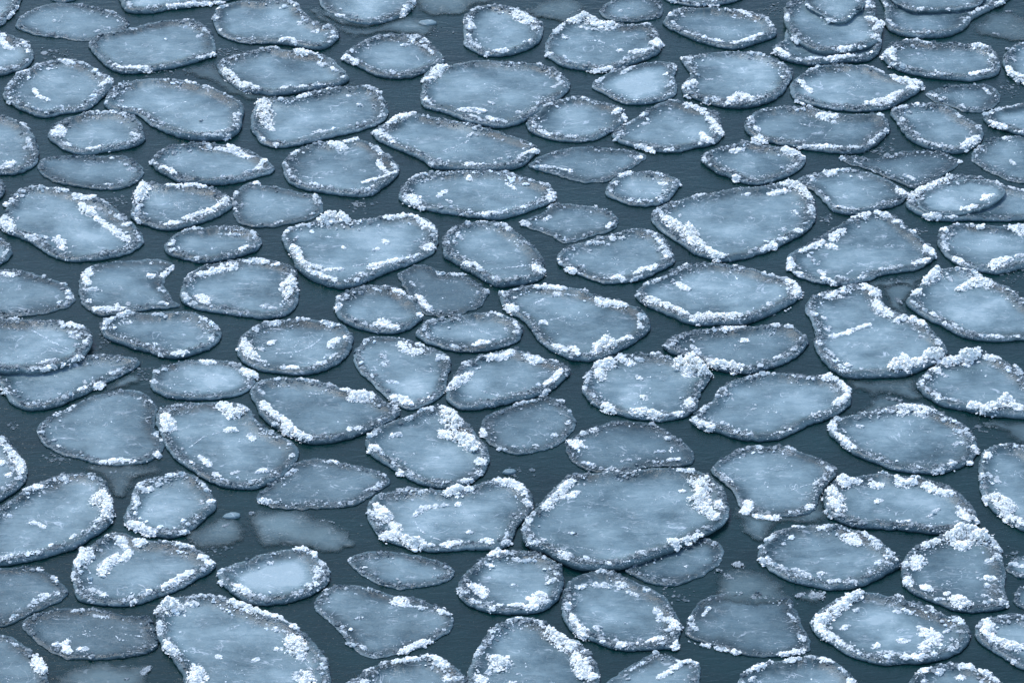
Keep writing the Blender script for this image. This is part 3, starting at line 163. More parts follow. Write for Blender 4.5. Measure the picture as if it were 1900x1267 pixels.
('13','n',0,'70,127 78,123 88,116 96,112 106,110 116,109 126,107 136,109 145,114 152,120 156,128 152,140 110,148 76,140','104,112 110,111 118,110 128,108:5b;132,109 137,112 141,115:6b;139,121 143,122:6b;83,125 86,124:5b;85,118 89,116:4;147,123 150,124:5;128,115 132,116:4;135,118 140,120:4;95,114 100,112:4;130,108 132,108:4','floe top rising at the bottom edge, left of bottom centre'),
('23','n',0,'-13,128 -12,118 -8,108 -3,98 3,90 10,85 18,81 26,80 34,82 42,83 48,88 54,93 62,98 70,103 76,110 79,118 79,132 70,146 30,150 -6,144','5,107 9,108 13,110 10,114:9bt;4,113 8,117:7;43,89 48,93 54,97 59,102:8bt;62,105 65,110 67,116 68,120:9bt;60,96 63,98 66,100:6;73,122 76,121:7bt;34,83 39,85 43,86:6;20,82 26,82:5;69,103 72,105:5;1,117 3,119:5;72,115 74,116:5;17,126 20,125:5;-4,120 -1,124:8b;3,89 8,86:5;-6,108 -3,102:5;22,119 25,120:3s;50,92 54,93:5;17,83 19,85:5','dark domed floe cut by the bottom edge at centre with a beaded white right rim'),
('23','n',0,'53,76 53,68 55,61 58,55 64,52 72,49 82,48 92,50 100,54 108,58 118,62 126,68 130,74 133,81 136,88 135,96 132,103 126,104 118,104 108,105 96,105 86,103 76,99 68,96 60,91 55,85','74,58 80,58 87,59:8;90,60 94,59 98,60:7;98,62 102,64 107,66:5;117,74 121,78 123,82:8;127,81 131,85 133,88:6b;60,80 63,85 66,89 68,93:8b;76,88 80,88:6;91,100 94,99 97,100:5b;106,99 111,98:4b;115,96 122,94:4b;131,102 132,97:4b;56,72 58,76:5;78,49 84,50:6;125,90 129,88:6;62,62 70,58:4;81,98 83,98:3;108,62 114,63:4;60,83 64,82:5','round greyish floe right of bottom centre with a frosty patch inside its upper edge'),
('33','m',0,'-48,94 -47,85 -44,77 -38,70 -30,66 -20,63 -8,63 4,64 14,66 22,68 27,72 31,79 34,88 38,97 39,103 35,106 25,108 12,109 0,109 -11,107 -26,102 -38,98','17,106 26,105 34,103:4b;32,95 34,97:4;-44,86 -40,90:4;-20,64 -10,64 -4,66:2;-30,73 -36,80:3;23,78 28,82:4s;-45,98 -30,101 -10,106:3;-43,80 -45,86:4','dusky blue round floe near the bottom, right of centre, with hardly any snow'),
('33','s',0,'-32,70 -28,60 -26,51 -21,47 -12,44 -3,46 6,50 14,55 22,62 24,70 0,74 -20,72','-14,44 -12,43 -9,46:5b;-26,50 -24,49:6;-20,52 -15,54:6s','half sunken ice lobe with a white tip behind the dusky blue round floe'),
('33','s',0,'26,66 32,63 42,61 49,65 48,70 40,73 30,70','29,66 34,64:4b;40,66 43,63 46,66:7b','small sunken scrap with a white tuft, under the floe at lower right'),
('33','n',0,'2,38 3,33 8,28 13,24 17,20 24,18 34,17 46,17 58,17 68,20 76,22 84,27 90,32 96,38 101,43 100,47 94,51 86,55 78,59 68,62 56,63 46,62 34,59 22,56 12,50 5,44','45,19 47,19:6b;62,24 67,24 71,28:9b;83,29 85,31 86,34:8;50,19 55,18 60,19:6;17,21 14,23 9,27:6;20,28 22,29:5;9,40 12,44 18,46 21,48:6;27,47 32,49 38,52:6;52,57 58,56 68,57:5;5,32 7,36:5;45,49 47,49:4b;90,40 94,42 98,43:5;76,23 78,24:5b;84,44 89,42:5s;28,18 34,19:5;80,26 84,27:4;4,40 7,43:5;92,36 95,39:5;66,58 72,57:4;81,31 83,33:5','lens shaped floe at lower right with frothy snow at its upper right rim'),
('33','n',0,'101,56 101,50 102,43 105,38 110,33 117,29 126,25 134,22 142,20 150,20 158,22 164,26 169,32 172,38 173,45 174,54 173,62 175,70 175,75 168,77 158,78 148,79 138,77 128,73 116,69 108,64 103,60','134,25 140,23 148,21 155,24 160,26:11bT;140,29 144,30 148,28:8bt;160,25 165,29 170,35:6;109,42 113,39 115,40 110,46:8b;106,54 107,58:6b;117,58 120,60 122,61:6b;137,68 141,69 147,71:8bt;138,65 141,66:5b;162,52 165,53:7b;154,53 157,54:6;153,49 154,49:4;161,41 164,42:6;160,71 164,69:6;168,70 171,70:6;173,71 175,72:5;132,63 134,63:4b;117,31 122,29 127,27:6b;125,69 132,69:4;160,58 162,59:5;128,29 133,28:5;110,34 113,33:4;104,44 106,48:5;167,38 170,42:5;158,65 162,66:4','round dark floe at lower right crowned with a dome of snow on its far rim'),
('33','n',0,'38,85 41,79 47,74 54,69 62,66 72,63 82,63 92,65 104,68 114,71 124,75 133,80 142,82 148,88 150,94 149,99 143,105 136,109 126,112 114,114 102,114 90,115 80,113 70,110 60,105 50,98 42,93','73,63 67,67 62,70 57,74 52,78:7bt;51,79 47,81 43,83:7bt;44,84 46,88 47,90:7b;49,92 54,94 60,98:7b;60,99 62,101:5;117,88 121,91 127,93 122,97:10b;116,99 119,101:7b;87,105 94,105 100,107:6;103,108 110,108 117,108:6b;98,76 103,76 108,77:6;100,95 105,96:5b;82,100 85,99:5b;135,104 137,103:5;121,108 126,107:4;99,65 102,66:5;60,88 65,86:5;140,82 142,84:5;130,91 133,89:5;70,76 72,74:4;113,86 115,86:3b;84,110 88,111:3;138,80 144,86:5;120,73 125,76:5;64,101 66,103:4','large floe at lower right with a white snow hem all along its upper left rim'),
('33','n',0,'152,92 154,86 159,82 168,79 180,78 195,80 205,95 205,120 194,121 184,117 174,111 166,106 158,100 153,96','161,83 162,88 160,91:9bt;163,93 168,95:8bt;171,97 177,99 184,100:8bt;164,89 166,90:7;178,110 180,112:5;154,88 158,84:4','dark hollow floe in the lower right edge with an L of white snow'),
('23','m',0,'84,127 92,120 102,113 112,107 118,105 126,107 136,111 146,112 150,117 148,128 142,138 110,142 88,138','132,114 137,112 142,111:5b;119,123 126,119 134,115:3b;144,113 147,114:5;116,105 120,106:5;128,116 136,115:3;100,118 110,112:3s','bluish half sunken floe at the bottom edge right of centre, with a white seam'),
('33','n',0,'-12,128 -8,118 0,113 10,111 20,110 30,108 42,107 52,109 60,114 66,120 72,128 70,142 30,150 -8,142','0,116 3,115 6,114:6b;8,112 12,113:5;21,112 26,110 32,110:5;46,109 50,110 54,112:5b;59,117 62,119:5;66,124 68,125:6b;-6,120 -2,119:5;36,109 42,108:4;-3,125 0,122:4','floe top rising at the bottom edge, left of the floe with the snow hem'),
('33','n',0,'106,128 112,120 122,115 132,113 144,113 156,117 164,120 170,126 172,132 150,142 120,142','114,118 117,116:6b;125,120 129,119:6;140,115 146,114 151,116:5b;156,117 162,120 168,124:6b;141,121 144,121:5b;116,125 118,124:5;120,116 124,116:4;134,114 138,113:4;150,118 156,121:4','floe top rising at the bottom edge near the right corner'),
('33','m',0,'174,48 178,42 186,38 196,40 200,50 192,54 182,54','177,44 182,45 186,46:5','small low floe end at the right edge, right of the snow domed floe'),
('33','m',0,'179,70 181,63 186,59 196,58 202,68 196,76 184,75','','small dusky floe end at the right edge above the dark hollow floe'),
]
# loose scraps floating in the leads: (sheet, x, y, length, angle, label)
CHUNKS = [
('10',128,16,14,4,'lens of loose clear ice floating below the pale smooth floe at the top edge'),
('03',160,11,11,12,'thin loose sliver of ice floating in dark water at lower left'),
]
CHUNKS.append(('22',17,95,9,8,'small loose pale scrap in dark water below the pale plain floe'))
# drifts of frazil crystals in the leads: (sheet, x, y, half length, half depth, count)
FRAZIL = [('00',40,36,12,5,60),('00',112,50,16,4,60),('01',82,24,8,5,50),('11',82,27,8,4,50),('30',88,103,14,6,90),
('30',14,6,10,6,70),('30',176,62,12,6,70),('30',90,70,12,4,50),('00',156,36,10,4,50),('31',50,36,5,4,35),('31',98,80,14,5,60),
('31',110,45,8,3,40),('02',42,86,12,5,60),('02',8,63,6,3,30),('03',145,31,16,6,80),('10',128,22,14,5,60),('22',20,95,10,4,35),
('32',100,38,16,5,70),('32',160,64,12,6,60),('13',55,22,22,10,110),('02',98,27,8,5,60),('02',72,5,4,4,40),('33',18,70,10,8,40),('33',178,40,6,6,40),
('31',8,100,16,5,50),('20',30,10,6,4,40),('20',150,80,14,5,35),('10',60,21,20,4,50),('23',128,66,14,6,40),('31',180,76,10,5,40)]
# ---------------------------------------------------------------- materials
class MatB:
    def __init__(s, name):
        s.m = bpy.data.materials.new(name); s.m.use_nodes = True
        s.t = s.m.node_tree; s.t.nodes.clear()
    def n(s, typ, **kw):
        nd = s.t.nodes.new(typ)
        for k, v_ in kw.items():
            if k.startswith('i_'):
                nd.inputs[int(k[2:]) if k[2:].isdigit() else k[2:].replace('_', ' ')].default_value = v_
            else: setattr(nd, k, v_)
        return nd
    def l(s, a, b): s.t.links.new(a, b)
    def ramp(s, src, stops):
        r = s.n('ShaderNodeValToRGB'); e = r.color_ramp.elements
        while len(e) < len(stops): e.new(0.5)
        for x, (p, c) in zip(e, stops): x.position = p; x.color = c if len(c) == 4 else (*c, 1)
        s.l(src, r.inputs[0]); return r.outputs[0]
    def math(s, op, a, b=None, clamp=False):
        nd = s.n('ShaderNodeMath', operation=op); nd.use_clamp = clamp
        for i, x in enumerate((a, b)):
            if x is None: continue
            if isinstance(x, (int, float)): nd.inputs[i].default_value = x
            else: s.l(x, nd.inputs[i])
        return nd.outputs[0]
    def mix(s, f, a, b):
        nd = s.n('ShaderNodeMix', data_type='RGBA')
        for i, x in ((0, f), (6, a), (7, b)):
            if isinstance(x, (int, float)): nd.inputs[i].default_value = x
            elif isinstance(x, tuple): nd.inputs[i].default_value = (*x, 1)
            else: s.l(x, nd.inputs[i])
        return nd.outputs[2]
    def noise(s, vec, scale, detail=3, rough=.55, dist=0.0):
        nd = s.n('ShaderNodeTexNoise'); nd.inputs['Scale'].default_value = scale
        nd.inputs['Detail'].default_value = detail; nd.inputs['Roughness'].default_value = rough
        nd.inputs['Distortion'].default_value = dist
        s.l(vec, nd.inputs['Vector']); return nd.outputs['Fac']
    def pos(s, scale=(1, 1, 1)):
        g = s.n('ShaderNodeNewGeometry'); mp = s.n('ShaderNodeMapping'); mp.inputs['Scale'].default_value = scale
        s.l(g.outputs['Position'], mp.inputs['Vector']); return mp.outputs[0]
    def out(s, sh):
        o = s.n('ShaderNodeOutputMaterial'); s.l(sh, o.inputs['Surface']); return s.m

def attr(b, name):
    a = b.n('ShaderNodeAttribute'); a.attribute_name = name; return a.outputs['Fac']

def ice_material(name, film=False):
    b = MatB(name); p = b.pos()
    milk = attr(b, 'milk'); tone = attr(b, 'tone')
    n1 = b.noise(p, 5.0, 4, .6, .6); n2 = b.noise(p, 26, 4, .65)
    ps = b.pos((.55, 2.0, 1.0)); n3 = b.noise(ps, 60, 4, .7)
    n4 = b.noise(b.pos((.8, 2.4, 1.0)), 6.5, 4, .65, 1.0)
    mm = b.math('ADD', milk, b.math('MULTIPLY', b.math('SUBTRACT', n1, .5), .55))
    mm = b.math('ADD', mm, b.math('MULTIPLY', b.math('SUBTRACT', n4, .5), .44))
    mm = b.math('ADD', mm, b.math('MULTIPLY', b.math('SUBTRACT', n2, .5), .20))
    mm = b.math('ADD', mm, b.math('MULTIPLY', b.math('SUBTRACT', n3, .5), .27), True)
    mm = b.math('MULTIPLY', mm, tone, True)
    if film:
        col = b.ramp(mm, [(0, (.018, .038, .042)), (.4, (.046, .084, .094)), (1, (.130, .200, .216))])
    else:
        col = b.ramp(mm, [(0, (.008, .021, .027)), (.20, (.025, .052, .063)), (.45, (.072, .122, .141)), (.72, (.148, .222, .246)), (.9, (.215, .302, .328)), (1, (.29, .38, .405))])
    # healed cracks and wind scratches: thin pale lines, broken up
    lw = b.noise(b.pos((1.0, 1.5, 1.0)), 4.2, 3, .55, 1.2)
    line = b.math('SUBTRACT', 1.0, b.math('MULTIPLY', b.math('ABSOLUTE', b.math('SUBTRACT', lw, .5)), 85), True)
    line = b.math('MULTIPLY', line, b.ramp(b.noise(p, 7, 2), [(.50, (0, 0, 0)), (.62, (1, 1, 1))]))
    l2 = b.noise(b.pos((.55, 2.6, 1.0)), 14, 3, .6, .8)
    line2 = b.math('SUBTRACT', 1.0, b.math('MULTIPLY', b.math('ABSOLUTE', b.math('SUBTRACT', l2, .5)), 40), True)
    line2 = b.math('MULTIPLY', line2, b.ramp(b.noise(p, 9, 3), [(.52, (0, 0, 0)), (.66, (1, 1, 1))]))
    lines = b.math('ADD', b.math('MULTIPLY', line, .55), b.math('MULTIPLY', line2, .40), True)
    # specks of frost
    fs = b.ramp(b.noise(p, 120, 2, .5), [(.66, (0, 0, 0)), (.74, (1, 1, 1))])
    fz = b.ramp(b.noise(p, 6, 3, .6), [(.52, (0, 0, 0)), (.68, (1, 1, 1))])
    lines = b.math('ADD', lines, b.math('MULTIPLY', b.math('MULTIPLY', fs, fz), .55), True)
    lines = b.math('MULTIPLY', lines, b.math('ADD', .25, b.math('MULTIPLY', tone, .75)))
    col = b.mix(lines, col, (.66, .74, .80) if not film else (.3, .36, .38))
    bs = b.n('ShaderNodeBsdfPrincipled'); b.l(col, bs.inputs['Base Color'])
    bs.inputs['IOR'].default_value = 1.31
    rg = b.ramp(n4, [(.38, (.16,)*3), (.62, (.44,)*3)]); b.l(rg, bs.inputs['Roughness'])
    bp = b.n('ShaderNodeBump'); bp.inputs['Strength'].default_value = .40; bp.inputs['Distance'].default_value = .012
    hh = b.math('ADD', b.math('MULTIPLY', n2, .7), b.math('MULTIPLY', b.noise(ps, 90, 3, .7), .4))
    hh = b.math('ADD', hh, b.math('MULTIPLY', lines, .3))
    b.l(hh, bp.inputs['Height']); b.l(bp.outputs[0], bs.inputs['Normal'])
    if film:
        tr = b.n('ShaderNodeBsdfTransparent'); mx = b.n('ShaderNodeMixShader')
        al = b.math('ADD', b.math('MULTIPLY', attr(b, 'cover'), 1.1), b.math('MULTIPLY', b.math('SUBTRACT', n1, .46), .8), True)
        b.l(b.math('MULTIPLY', al, .9), mx.inputs[0]); b.l(tr.outputs[0], mx.inputs[1]); b.l(bs.outputs[0], mx.inputs[2])
        return b.out(mx.outputs[0])
    return b.out(bs.outputs[0])

def snow_material(name, lo, hi, rough=.6):
    b = MatB(name)
    col = b.mix(attr(b, 'frost'), lo, hi)
    bs = b.n('ShaderNodeBsdfPrincipled'); b.l(col, bs.inputs['Base Color'])
    bs.inputs['Roughness'].default_value = rough; bs.inputs['IOR'].default_value = 1.31
    n = b.noise(b.pos(), 160, 3, .7); bp = b.n('ShaderNodeBump')
    bp.inputs['Strength'].default_value = .5; bp.inputs['Distance'].default_value = .006
    b.l(n, bp.inputs['Height']); b.l(bp.outputs[0], bs.inputs['Normal'])
    return b.out(bs.outputs[0])

def water_material():
    b = MatB('cold_water')
    n1 = b.noise(b.pos((1.0, 2.4, 1.0)), 8, 3, .55, .8)
    n2 = b.noise(b.pos((1.0, 6, 1.0)), 30, 3, .6, .3)
    n3 = b.noise(b.pos((1.0, 1.6, 1.0)), 2.0, 3, .5)
    h = b.math('ADD', b.math('MULTIPLY', n1, 1.0), b.math('MULTIPLY', n2, .35))
    bp = b.n('ShaderNodeBump'); bp.inputs['Strength'].default_value = .34; bp.inputs['Distance'].default_value = .012
    b.l(h, bp.inputs['Height'])
    col = b.ramp(n3, [(.3, (.0008, .015, .0155)), (.7, (.0018, .023, .0235))])
    bs = b.n('ShaderNodeBsdfPrincipled'); b.l(col, bs.inputs['Base Color'])
    bs.inputs['Roughness'].default_value = .04; bs.inputs['IOR'].default_value = 1.333
    b.l(bp.outputs[0], bs.inputs['Normal'])
    return b.out(bs.outputs[0])

M_ICE = ice_material('milky_ice'); M_FILM = ice_material('thin_wet_ice', True)
M_RIM = snow_material('wet_slush_grains', (.034, .066, .084), (.82, .90, .92), .4)
M_SNOW = snow_material('dry_snow', (.24, .33, .37), (.95, .96, .92), .7)
M_WATER = water_material()

# ---------------------------------------------------------------- helpers
rng = np.random.default_rng(7)
_tab = rng.random((256, 256))
def vnoise(x, y):
    xi = np.floor(x).astype(int); yi = np.floor(y).astype(int); fx = x-xi; fy = y-yi
    fx = fx*fx*(3-2*fx); fy = fy*fy*(3-2*fy); g = lambda a, c: _tab[a & 255, c & 255]
    return (g(xi, yi)*(1-fx)+g(xi+1, yi)*fx)*(1-fy)+(g(xi, yi+1)*(1-fx)+g(xi+1, yi+1)*fx)*fy
def fbm(x, y, o=3):
    s_ = 0; a = 1; t = 0
    for i in range(o): s_ = s_+a*vnoise(x*2**i+17*i, y*2**i+31*i); t += a; a *= .5
    return s_/t
def smooth(a, b, x):
    t = np.clip((x-a)/(b-a), 0, 1); return t*t*(3-2*t)

# survey sheets: each sheet covers a rectangle of the overview; units are 2.684 overview pixels
SX = {'0': 0, '1': 450, '2': 900, '3': 1400}; SY = {'0': 0, '1': 310, '2': 620, '3': 927}
U = 10/3.726
FX = 950/math.tan(R(HFOV/2)); CP, SP = math.cos(R(PITCH)), math.sin(R(PITCH))
def to_plane(px, py, z):
    a = (px-950)/FX; c = (633.5-py)/FX
    dx = a; dy = CP+c*SP; dz = -SP+c*CP
    t = (z-DIST*SP)/dz
    return np.stack([t*dx, -DIST*CP+t*dy], -1)
def sheet_px(sheet, pts):
    pts = np.asarray(pts, float)
    return SX[sheet[0]]+pts[..., 0]*U, SY[sheet[1]]+pts[..., 1]*U
def parse(s): return np.array([[float(q) for q in p.split(',')] for p in s.split()])

def closed_curve(P, n):
    k = len(P); Q = []
    for i in range(k):
        p0, p1, p2, p3 = P[i-1], P[i], P[(i+1) % k], P[(i+2) % k]
        t = np.linspace(0, 1, 24, endpoint=False)[:, None]
        m1 = .42*(p2-p0); m2 = .42*(p3-p1)
        Q.append((2*t**3-3*t**2+1)*p1+(t**3-2*t**2+t)*m1+(-2*t**3+3*t**2)*p2+(t**3-t**2)*m2)
    Q = np.concatenate(Q); d = np.linalg.norm(np.roll(Q, -1, 0)-Q, axis=1)
    s = np.concatenate([[0], np.cumsum(d)]); Q2 = np.vstack([Q, Q[:1]])
    q = np.linspace(0, s[-1], n, endpoint=False)
    return np.stack([np.interp(q, s, Q2[:, 0]), np.interp(q, s, Q2[:, 1])], -1), s[-1]
def open_curve(P, n):
    if len(P) == 1: return np.repeat(P, n, 0)
    d = np.linalg.norm(np.diff(P, axis=0), axis=1); s = np.concatenate([[0], np.cumsum(d)])
    q = np.linspace(0, s[-1], n)
    return np.stack([np.interp(q, s, P[:, 0]), np.interp(q, s, P[:, 1])], -1)
def inside(P, poly):
    x, y = P[:, 0][:, None], P[:, 1][:, None]; a = poly; c = np.roll(poly, -1, 0)
    cr = ((a[:, 1] > y) != (c[:, 1] > y)) & (x < (c[:, 0]-a[:, 0])*(y-a[:, 1])/(c[:, 1]-a[:, 1]+1e-12)+a[:, 0])
    return cr.sum(1) % 2 == 1
def edge_dist(P, poly):
    a = poly; e = np.roll(poly, -1, 0)-a; ee = (e**2).sum(1)+1e-12; out = np.empty(len(P)); idx = np.empty(len(P), int)
    for i in range(0, len(P), 2000):
        d = P[i:i+2000, None]-a[None]; t = np.clip((d*e).sum(2)/ee, 0, 1)
        q = ((d-t[..., None]*e)**2).sum(2); idx[i:i+2000] = q.argmin(1); out[i:i+2000] = np.sqrt(q.min(1))
    return out, idx

def make_mesh(name, V, loops, starts, totals, mat, attrs=None, smooth_=True):
    me = bpy.data.meshes.new(name)
    me.vertices.add(len(V)); me.vertices.foreach_set('co', np.ascontiguousarray(V, np.float32).ravel())
    me.loops.add(len(loops)); me.loops.foreach_set('vertex_index', np.asarray(loops, np.int32))
    me.polygons.add(len(starts)); me.polygons.foreach_set('loop_start', np.asarray(starts, np.int32))
    me.polygons.foreach_set('loop_total', np.asarray(totals, np.int32))
    me.polygons.foreach_set('use_smooth', np.full(len(starts), smooth_))
    for k, a in (attrs or {}).items():
        at = me.attributes.new(k, 'FLOAT', 'POINT'); at.data.foreach_set('value', np.ascontiguousarray(a, np.float32))
    me.update(calc_edges=True); me.materials.append(mat); return me
def link(name, me, parent=None):
    o = bpy.data.objects.new(name, me); scene.collection.objects.link(o)
    if parent is not None: o.parent = parent
    return o

# grain shapes: a coarse 20-sided lump and a finer 80-sided one
def ico(sub):
    g = (1+5**.5)/2
    V = np.array([(-1, g, 0), (1, g, 0), (-1, -g, 0), (1, -g, 0), (0, -1, g), (0, 1, g), (0, -1, -g), (0, 1, -g), (g, 0, -1), (g, 0, 1), (-g, 0, -1), (-g, 0, 1)], float)
    F = [(0, 11, 5), (0, 5, 1), (0, 1, 7), (0, 7, 10), (0, 10, 11), (1, 5, 9), (5, 11, 4), (11, 10, 2), (10, 7, 6), (7, 1, 8), (3, 9, 4), (3, 4, 2), (3, 2, 6), (3, 6, 8), (3, 8, 9), (4, 9, 5), (2, 4, 11), (6, 2, 10), (8, 6, 7), (9, 8, 1)]
    V /= np.linalg.norm(V, axis=1)[:, None]
    for _ in range(sub):
        V = list(map(tuple, V)); mid = {}; G = []
        def md(a, c):
            k = (min(a, c), max(a, c))
            if k not in mid:
                q = np.array(V[a])+np.array(V[c]); V.append(tuple(q/np.linalg.norm(q))); mid[k] = len(V)-1
            return mid[k]
        for a, c, d in F:
            x, y, z = md(a, c), md(c, d), md(d, a); G += [(a, x, z), (c, y, x), (d, z, y), (x, y, z)]
        F = G; V = np.array(V)
    return np.array(V), np.array(F)
ICO = [ico(0), ico(1)]
def grains(C, rad, frost, sub=0, flat=.66, jag=.42):
    V0, F0 = ICO[sub]; n = len(C); k = len(V0)
    q = rng.normal(size=(n, 4)); q /= np.linalg.norm(q, axis=1)[:, None]; a, x, y, z = q.T
    Rm = np.stack([np.stack([1-2*(y*y+z*z), 2*(x*y-a*z), 2*(x*z+a*y)], -1), np.stack([2*(x*y+a*z), 1-2*(x*x+z*z), 2*(y*z-a*x)], -1), np.stack([2*(x*z-a*y), 2*(y*z+a*x), 1-2*(x*x+y*y)], -1)], 1)
    S = rng.uniform(.5, 1.5, (n, 1, 3))
    L = V0[None]*S*(1+jag*rng.uniform(-1, 1, (n, k, 1)))
    L = np.einsum('nij,nkj->nki', Rm, L)*rad[:, None, None]
    L[..., 2] *= flat
    V = (L+C[:, None]).reshape(-1, 3); F = (F0[None]+(np.arange(n)*k)[:, None, None]).reshape(-1)
    return V, F, np.repeat(frost, k)
def grain_mesh(name, sets, mat):
    Vs, Fs, As = [], [], []; o = 0
    for V, F, A in sets: Vs.append(V); Fs.append(F+o); As.append(A); o += len(V)
    V = np.concatenate(Vs); F = np.concatenate(Fs); nf = len(F)//3
    return make_mesh(name, V, F, np.arange(nf)*3, np.full(nf, 3), mat, {'frost': np.concatenate(As)}, False)

FR = np.array([0, .012, .026, .042, .06, .08, .10, .122, .146, .172, .20, .235, .275, .32, .38, .45, .53, .62, .72, .82, .91])
NP = 220
KIND = {  # plate height, rim height, rim width, milk, grains per metre, whiteness of grains
    'n': (.016, .013, .074, 1.00, 640, .36), 'p': (.014, .006, .060, 1.02, 340, .34), 'm': (.007, .003, .060, .74, 260, .24),
    'r': (.011, .003, .045, 1.00, 90, .45), 's': (.0, .0, .06, .5, 0, 0)}

def build_floe(i, sheet, kind, layer, outline, clumps, label):
    hp, hr, rw, milkf, gpm, white = KIND[kind]
    white *= rng.uniform(.65, 1.35); hr *= rng.uniform(.7, 1.25); tilt = rng.normal(0, .012, 2)
    P = parse(outline); px, py = sheet_px(sheet, P)
    vv = (py-py.min())/(py.max()-py.min()+1e-6)
    base = layer*.028 if kind != 's' else .004+.0004*(i % 9)
    zc = base+(hp+hr*.6)*(1-vv) if kind != 's' else np.full(len(vv), base)
    W = np.array([to_plane(a, c, z) for a, c, z in zip(px, py, zc)])
    C, per = closed_curve(W, NP)
    kf = np.exp(-.5*(np.fft.fftfreq(NP)*NP*2*math.pi*(.011))**2)
    C = np.stack([np.fft.ifft(np.fft.fft(C[:, j])*kf).real for j in (0, 1)], -1)
    ctr = C.mean(0); s = np.arange(NP)/NP*per
    # ragged edge
    tx = np.roll(C, -1, 0)-np.roll(C, 1, 0); nm = np.stack([tx[:, 1], -tx[:, 0]], -1); nm /= np.linalg.norm(nm, axis=1)[:, None]
    ar = .5*np.sum(C[:, 0]*np.roll(C[:, 1], -1)-C[:, 1]*np.roll(C[:, 0], -1))
    if ar < 0: nm = -nm
    nx = ctr+(C-ctr)*1.0
    amp = {'n': .011, 'p': .010, 'm': .014, 'r': .010, 's': .03}[kind]
    C = C+nm*(amp*2*(fbm(nx[:, 0]*22+i*7.3, nx[:, 1]*22+i*3.1, 3)-.5))[:, None]
    Rad = math.sqrt(abs(ar)/math.pi)
    rw = min(rw, .30*Rad)
    # plate: rings from the edge to the middle
    pts = np.concatenate([C+(ctr-C)*f for f in FR]+[ctr[None]])
    nr = len(FR); X, Y = pts[:, 0], pts[:, 1]; ox, oy = i*13.7, i*5.9
    lip = {'n': .008, 'p': .006, 'r': .006}.get(kind, .002)
    def shape(Q, full=False):
        x, y = Q[:, 0], Q[:, 1]; d_, _ = edge_dist(Q, C[::2]); f1_ = fbm(x*5+ox, y*5+oy, 3)
        if kind == 's': z_ = base+.003*f1_
        else:
            f2_ = fbm(x*24+ox, y*24+oy, 3); f3_ = fbm(x*60+ox, y*60+oy, 2)
            er = {'n': .024, 'p': .022}.get(kind, .014)
            rnd = np.sqrt(np.clip(1-(1-np.clip(d_/er, 0, 1))**2, 0, 1))
            u = (d_-.50*rw)/(rw*.55); rv = np.exp(-u*u)*(.35+1.3*f1_)
            z_ = base+lip+rnd*(hp-lip+.006*(f1_-.5))+hr*rv*rnd+rnd*(.009*(f2_-.5)*np.exp(-d_/rw)+.0035*(f3_-.5)*np.exp(-d_/(2*rw)))
            z_ = z_+rnd*np.clip((x-ctr[0])*tilt[0]+(y-ctr[1])*tilt[1], -.004, .012)
            if kind == 'n': z_ = z_-.006*smooth(.4*rw, 1.6*rw, d_)
        return (z_, d_, f1_) if full else (z_, d_)
    z, d, f1 = shape(pts, True)
    # milkiness: wet clear ice at the edge, frosted bubble-filled ice inside
    dull = any(q in label for q in ('dark', 'murky', 'dusky', 'dim ', 'dull', 'slate'))
    tone = np.full(len(pts), {'n': .97 if not dull else .88, 'p': 1.02, 'm': .80 if not dull else .60, 'r': 1.0, 's': .75 if 'pale' not in label else 1.0}[kind]*rng.uniform(.94, 1.05))
    core = .72*smooth(.55*rw, 1.75*rw, d+.06*(f1-.5))+.28*smooth(rw, max(.8*Rad, 2*rw), d+.05*(f1-.5))
    shine = any(q in label for q in ('shining', 'glowing', 'bright middle'))
    milk = .50-.26*smooth(.15*rw, .5*rw, d)*(1.4-1.1*f1)+.52*core*(.75+.5*f1)+(.17 if shine else 0)*smooth(.12*Rad, .60*Rad, d)
    milk = milk*(.52+.9*fbm(X*2.1+oy, Y*2.6+ox, 3))
    cover = smooth(0, .055, d+.05*(f1-.5))
    side = C-nm*min(.035, .2*Rad)
    if kind == 's': depth = base-.0015
    else: depth = base-.05
    V = np.vstack([np.column_stack([pts, z]), np.column_stack([side, np.full(NP, depth)])])
    ext = lambda a: np.concatenate([a, a[:NP]])
    idx = np.arange(NP); nx_ = (idx+1) % NP; quads = []
    for r in range(nr-1): quads.append(np.stack([r*NP+idx, r*NP+nx_, (r+1)*NP+nx_, (r+1)*NP+idx], 1))
    sb = nr*NP+1
    quads.append(np.stack([sb+idx, sb+nx_, nx_, idx], 1)); quads = np.concatenate(quads)
    tri = np.stack([(nr-1)*NP+idx, (nr-1)*NP+nx_, np.full(NP, nr*NP)], 1)
    if ar < 0: quads = quads[:, ::-1]; tri = tri[:, ::-1]
    loops = np.concatenate([quads.ravel(), tri.ravel()])
    starts = np.concatenate([np.arange(len(quads))*4, len(quads)*4+np.arange(NP)*3]); tot = np.concatenate([np.full(len(quads), 4), np.full(NP, 3)])
    O = np.array([ctr[0], ctr[1], 0]); V = V-O
    at = {'milk': ext(milk), 'tone': ext(tone), 'cover': ext(cover)}
    me = make_mesh('ice_plate', V, loops, starts, tot, M_FILM if kind == 's' else M_ICE, at)
    name, cat, grp = {'s': ('sunken_floe', 'ice floe', 'sunken ice between the floes'), 'r': ('rafted_ice_slab', 'ice slab', 'slabs rafted onto other floes')}.get(kind, ('ice_floe', 'ice floe', 'pancake ice floes on the water'))
    root = bpy.data.objects.new(name, None); scene.collection.objects.link(root)
    root.location = O; root['label'] = label; root['category'] = cat; root['group'] = grp; root.empty_display_size = .1
    link('ice_plate', me, root)
    height = shape
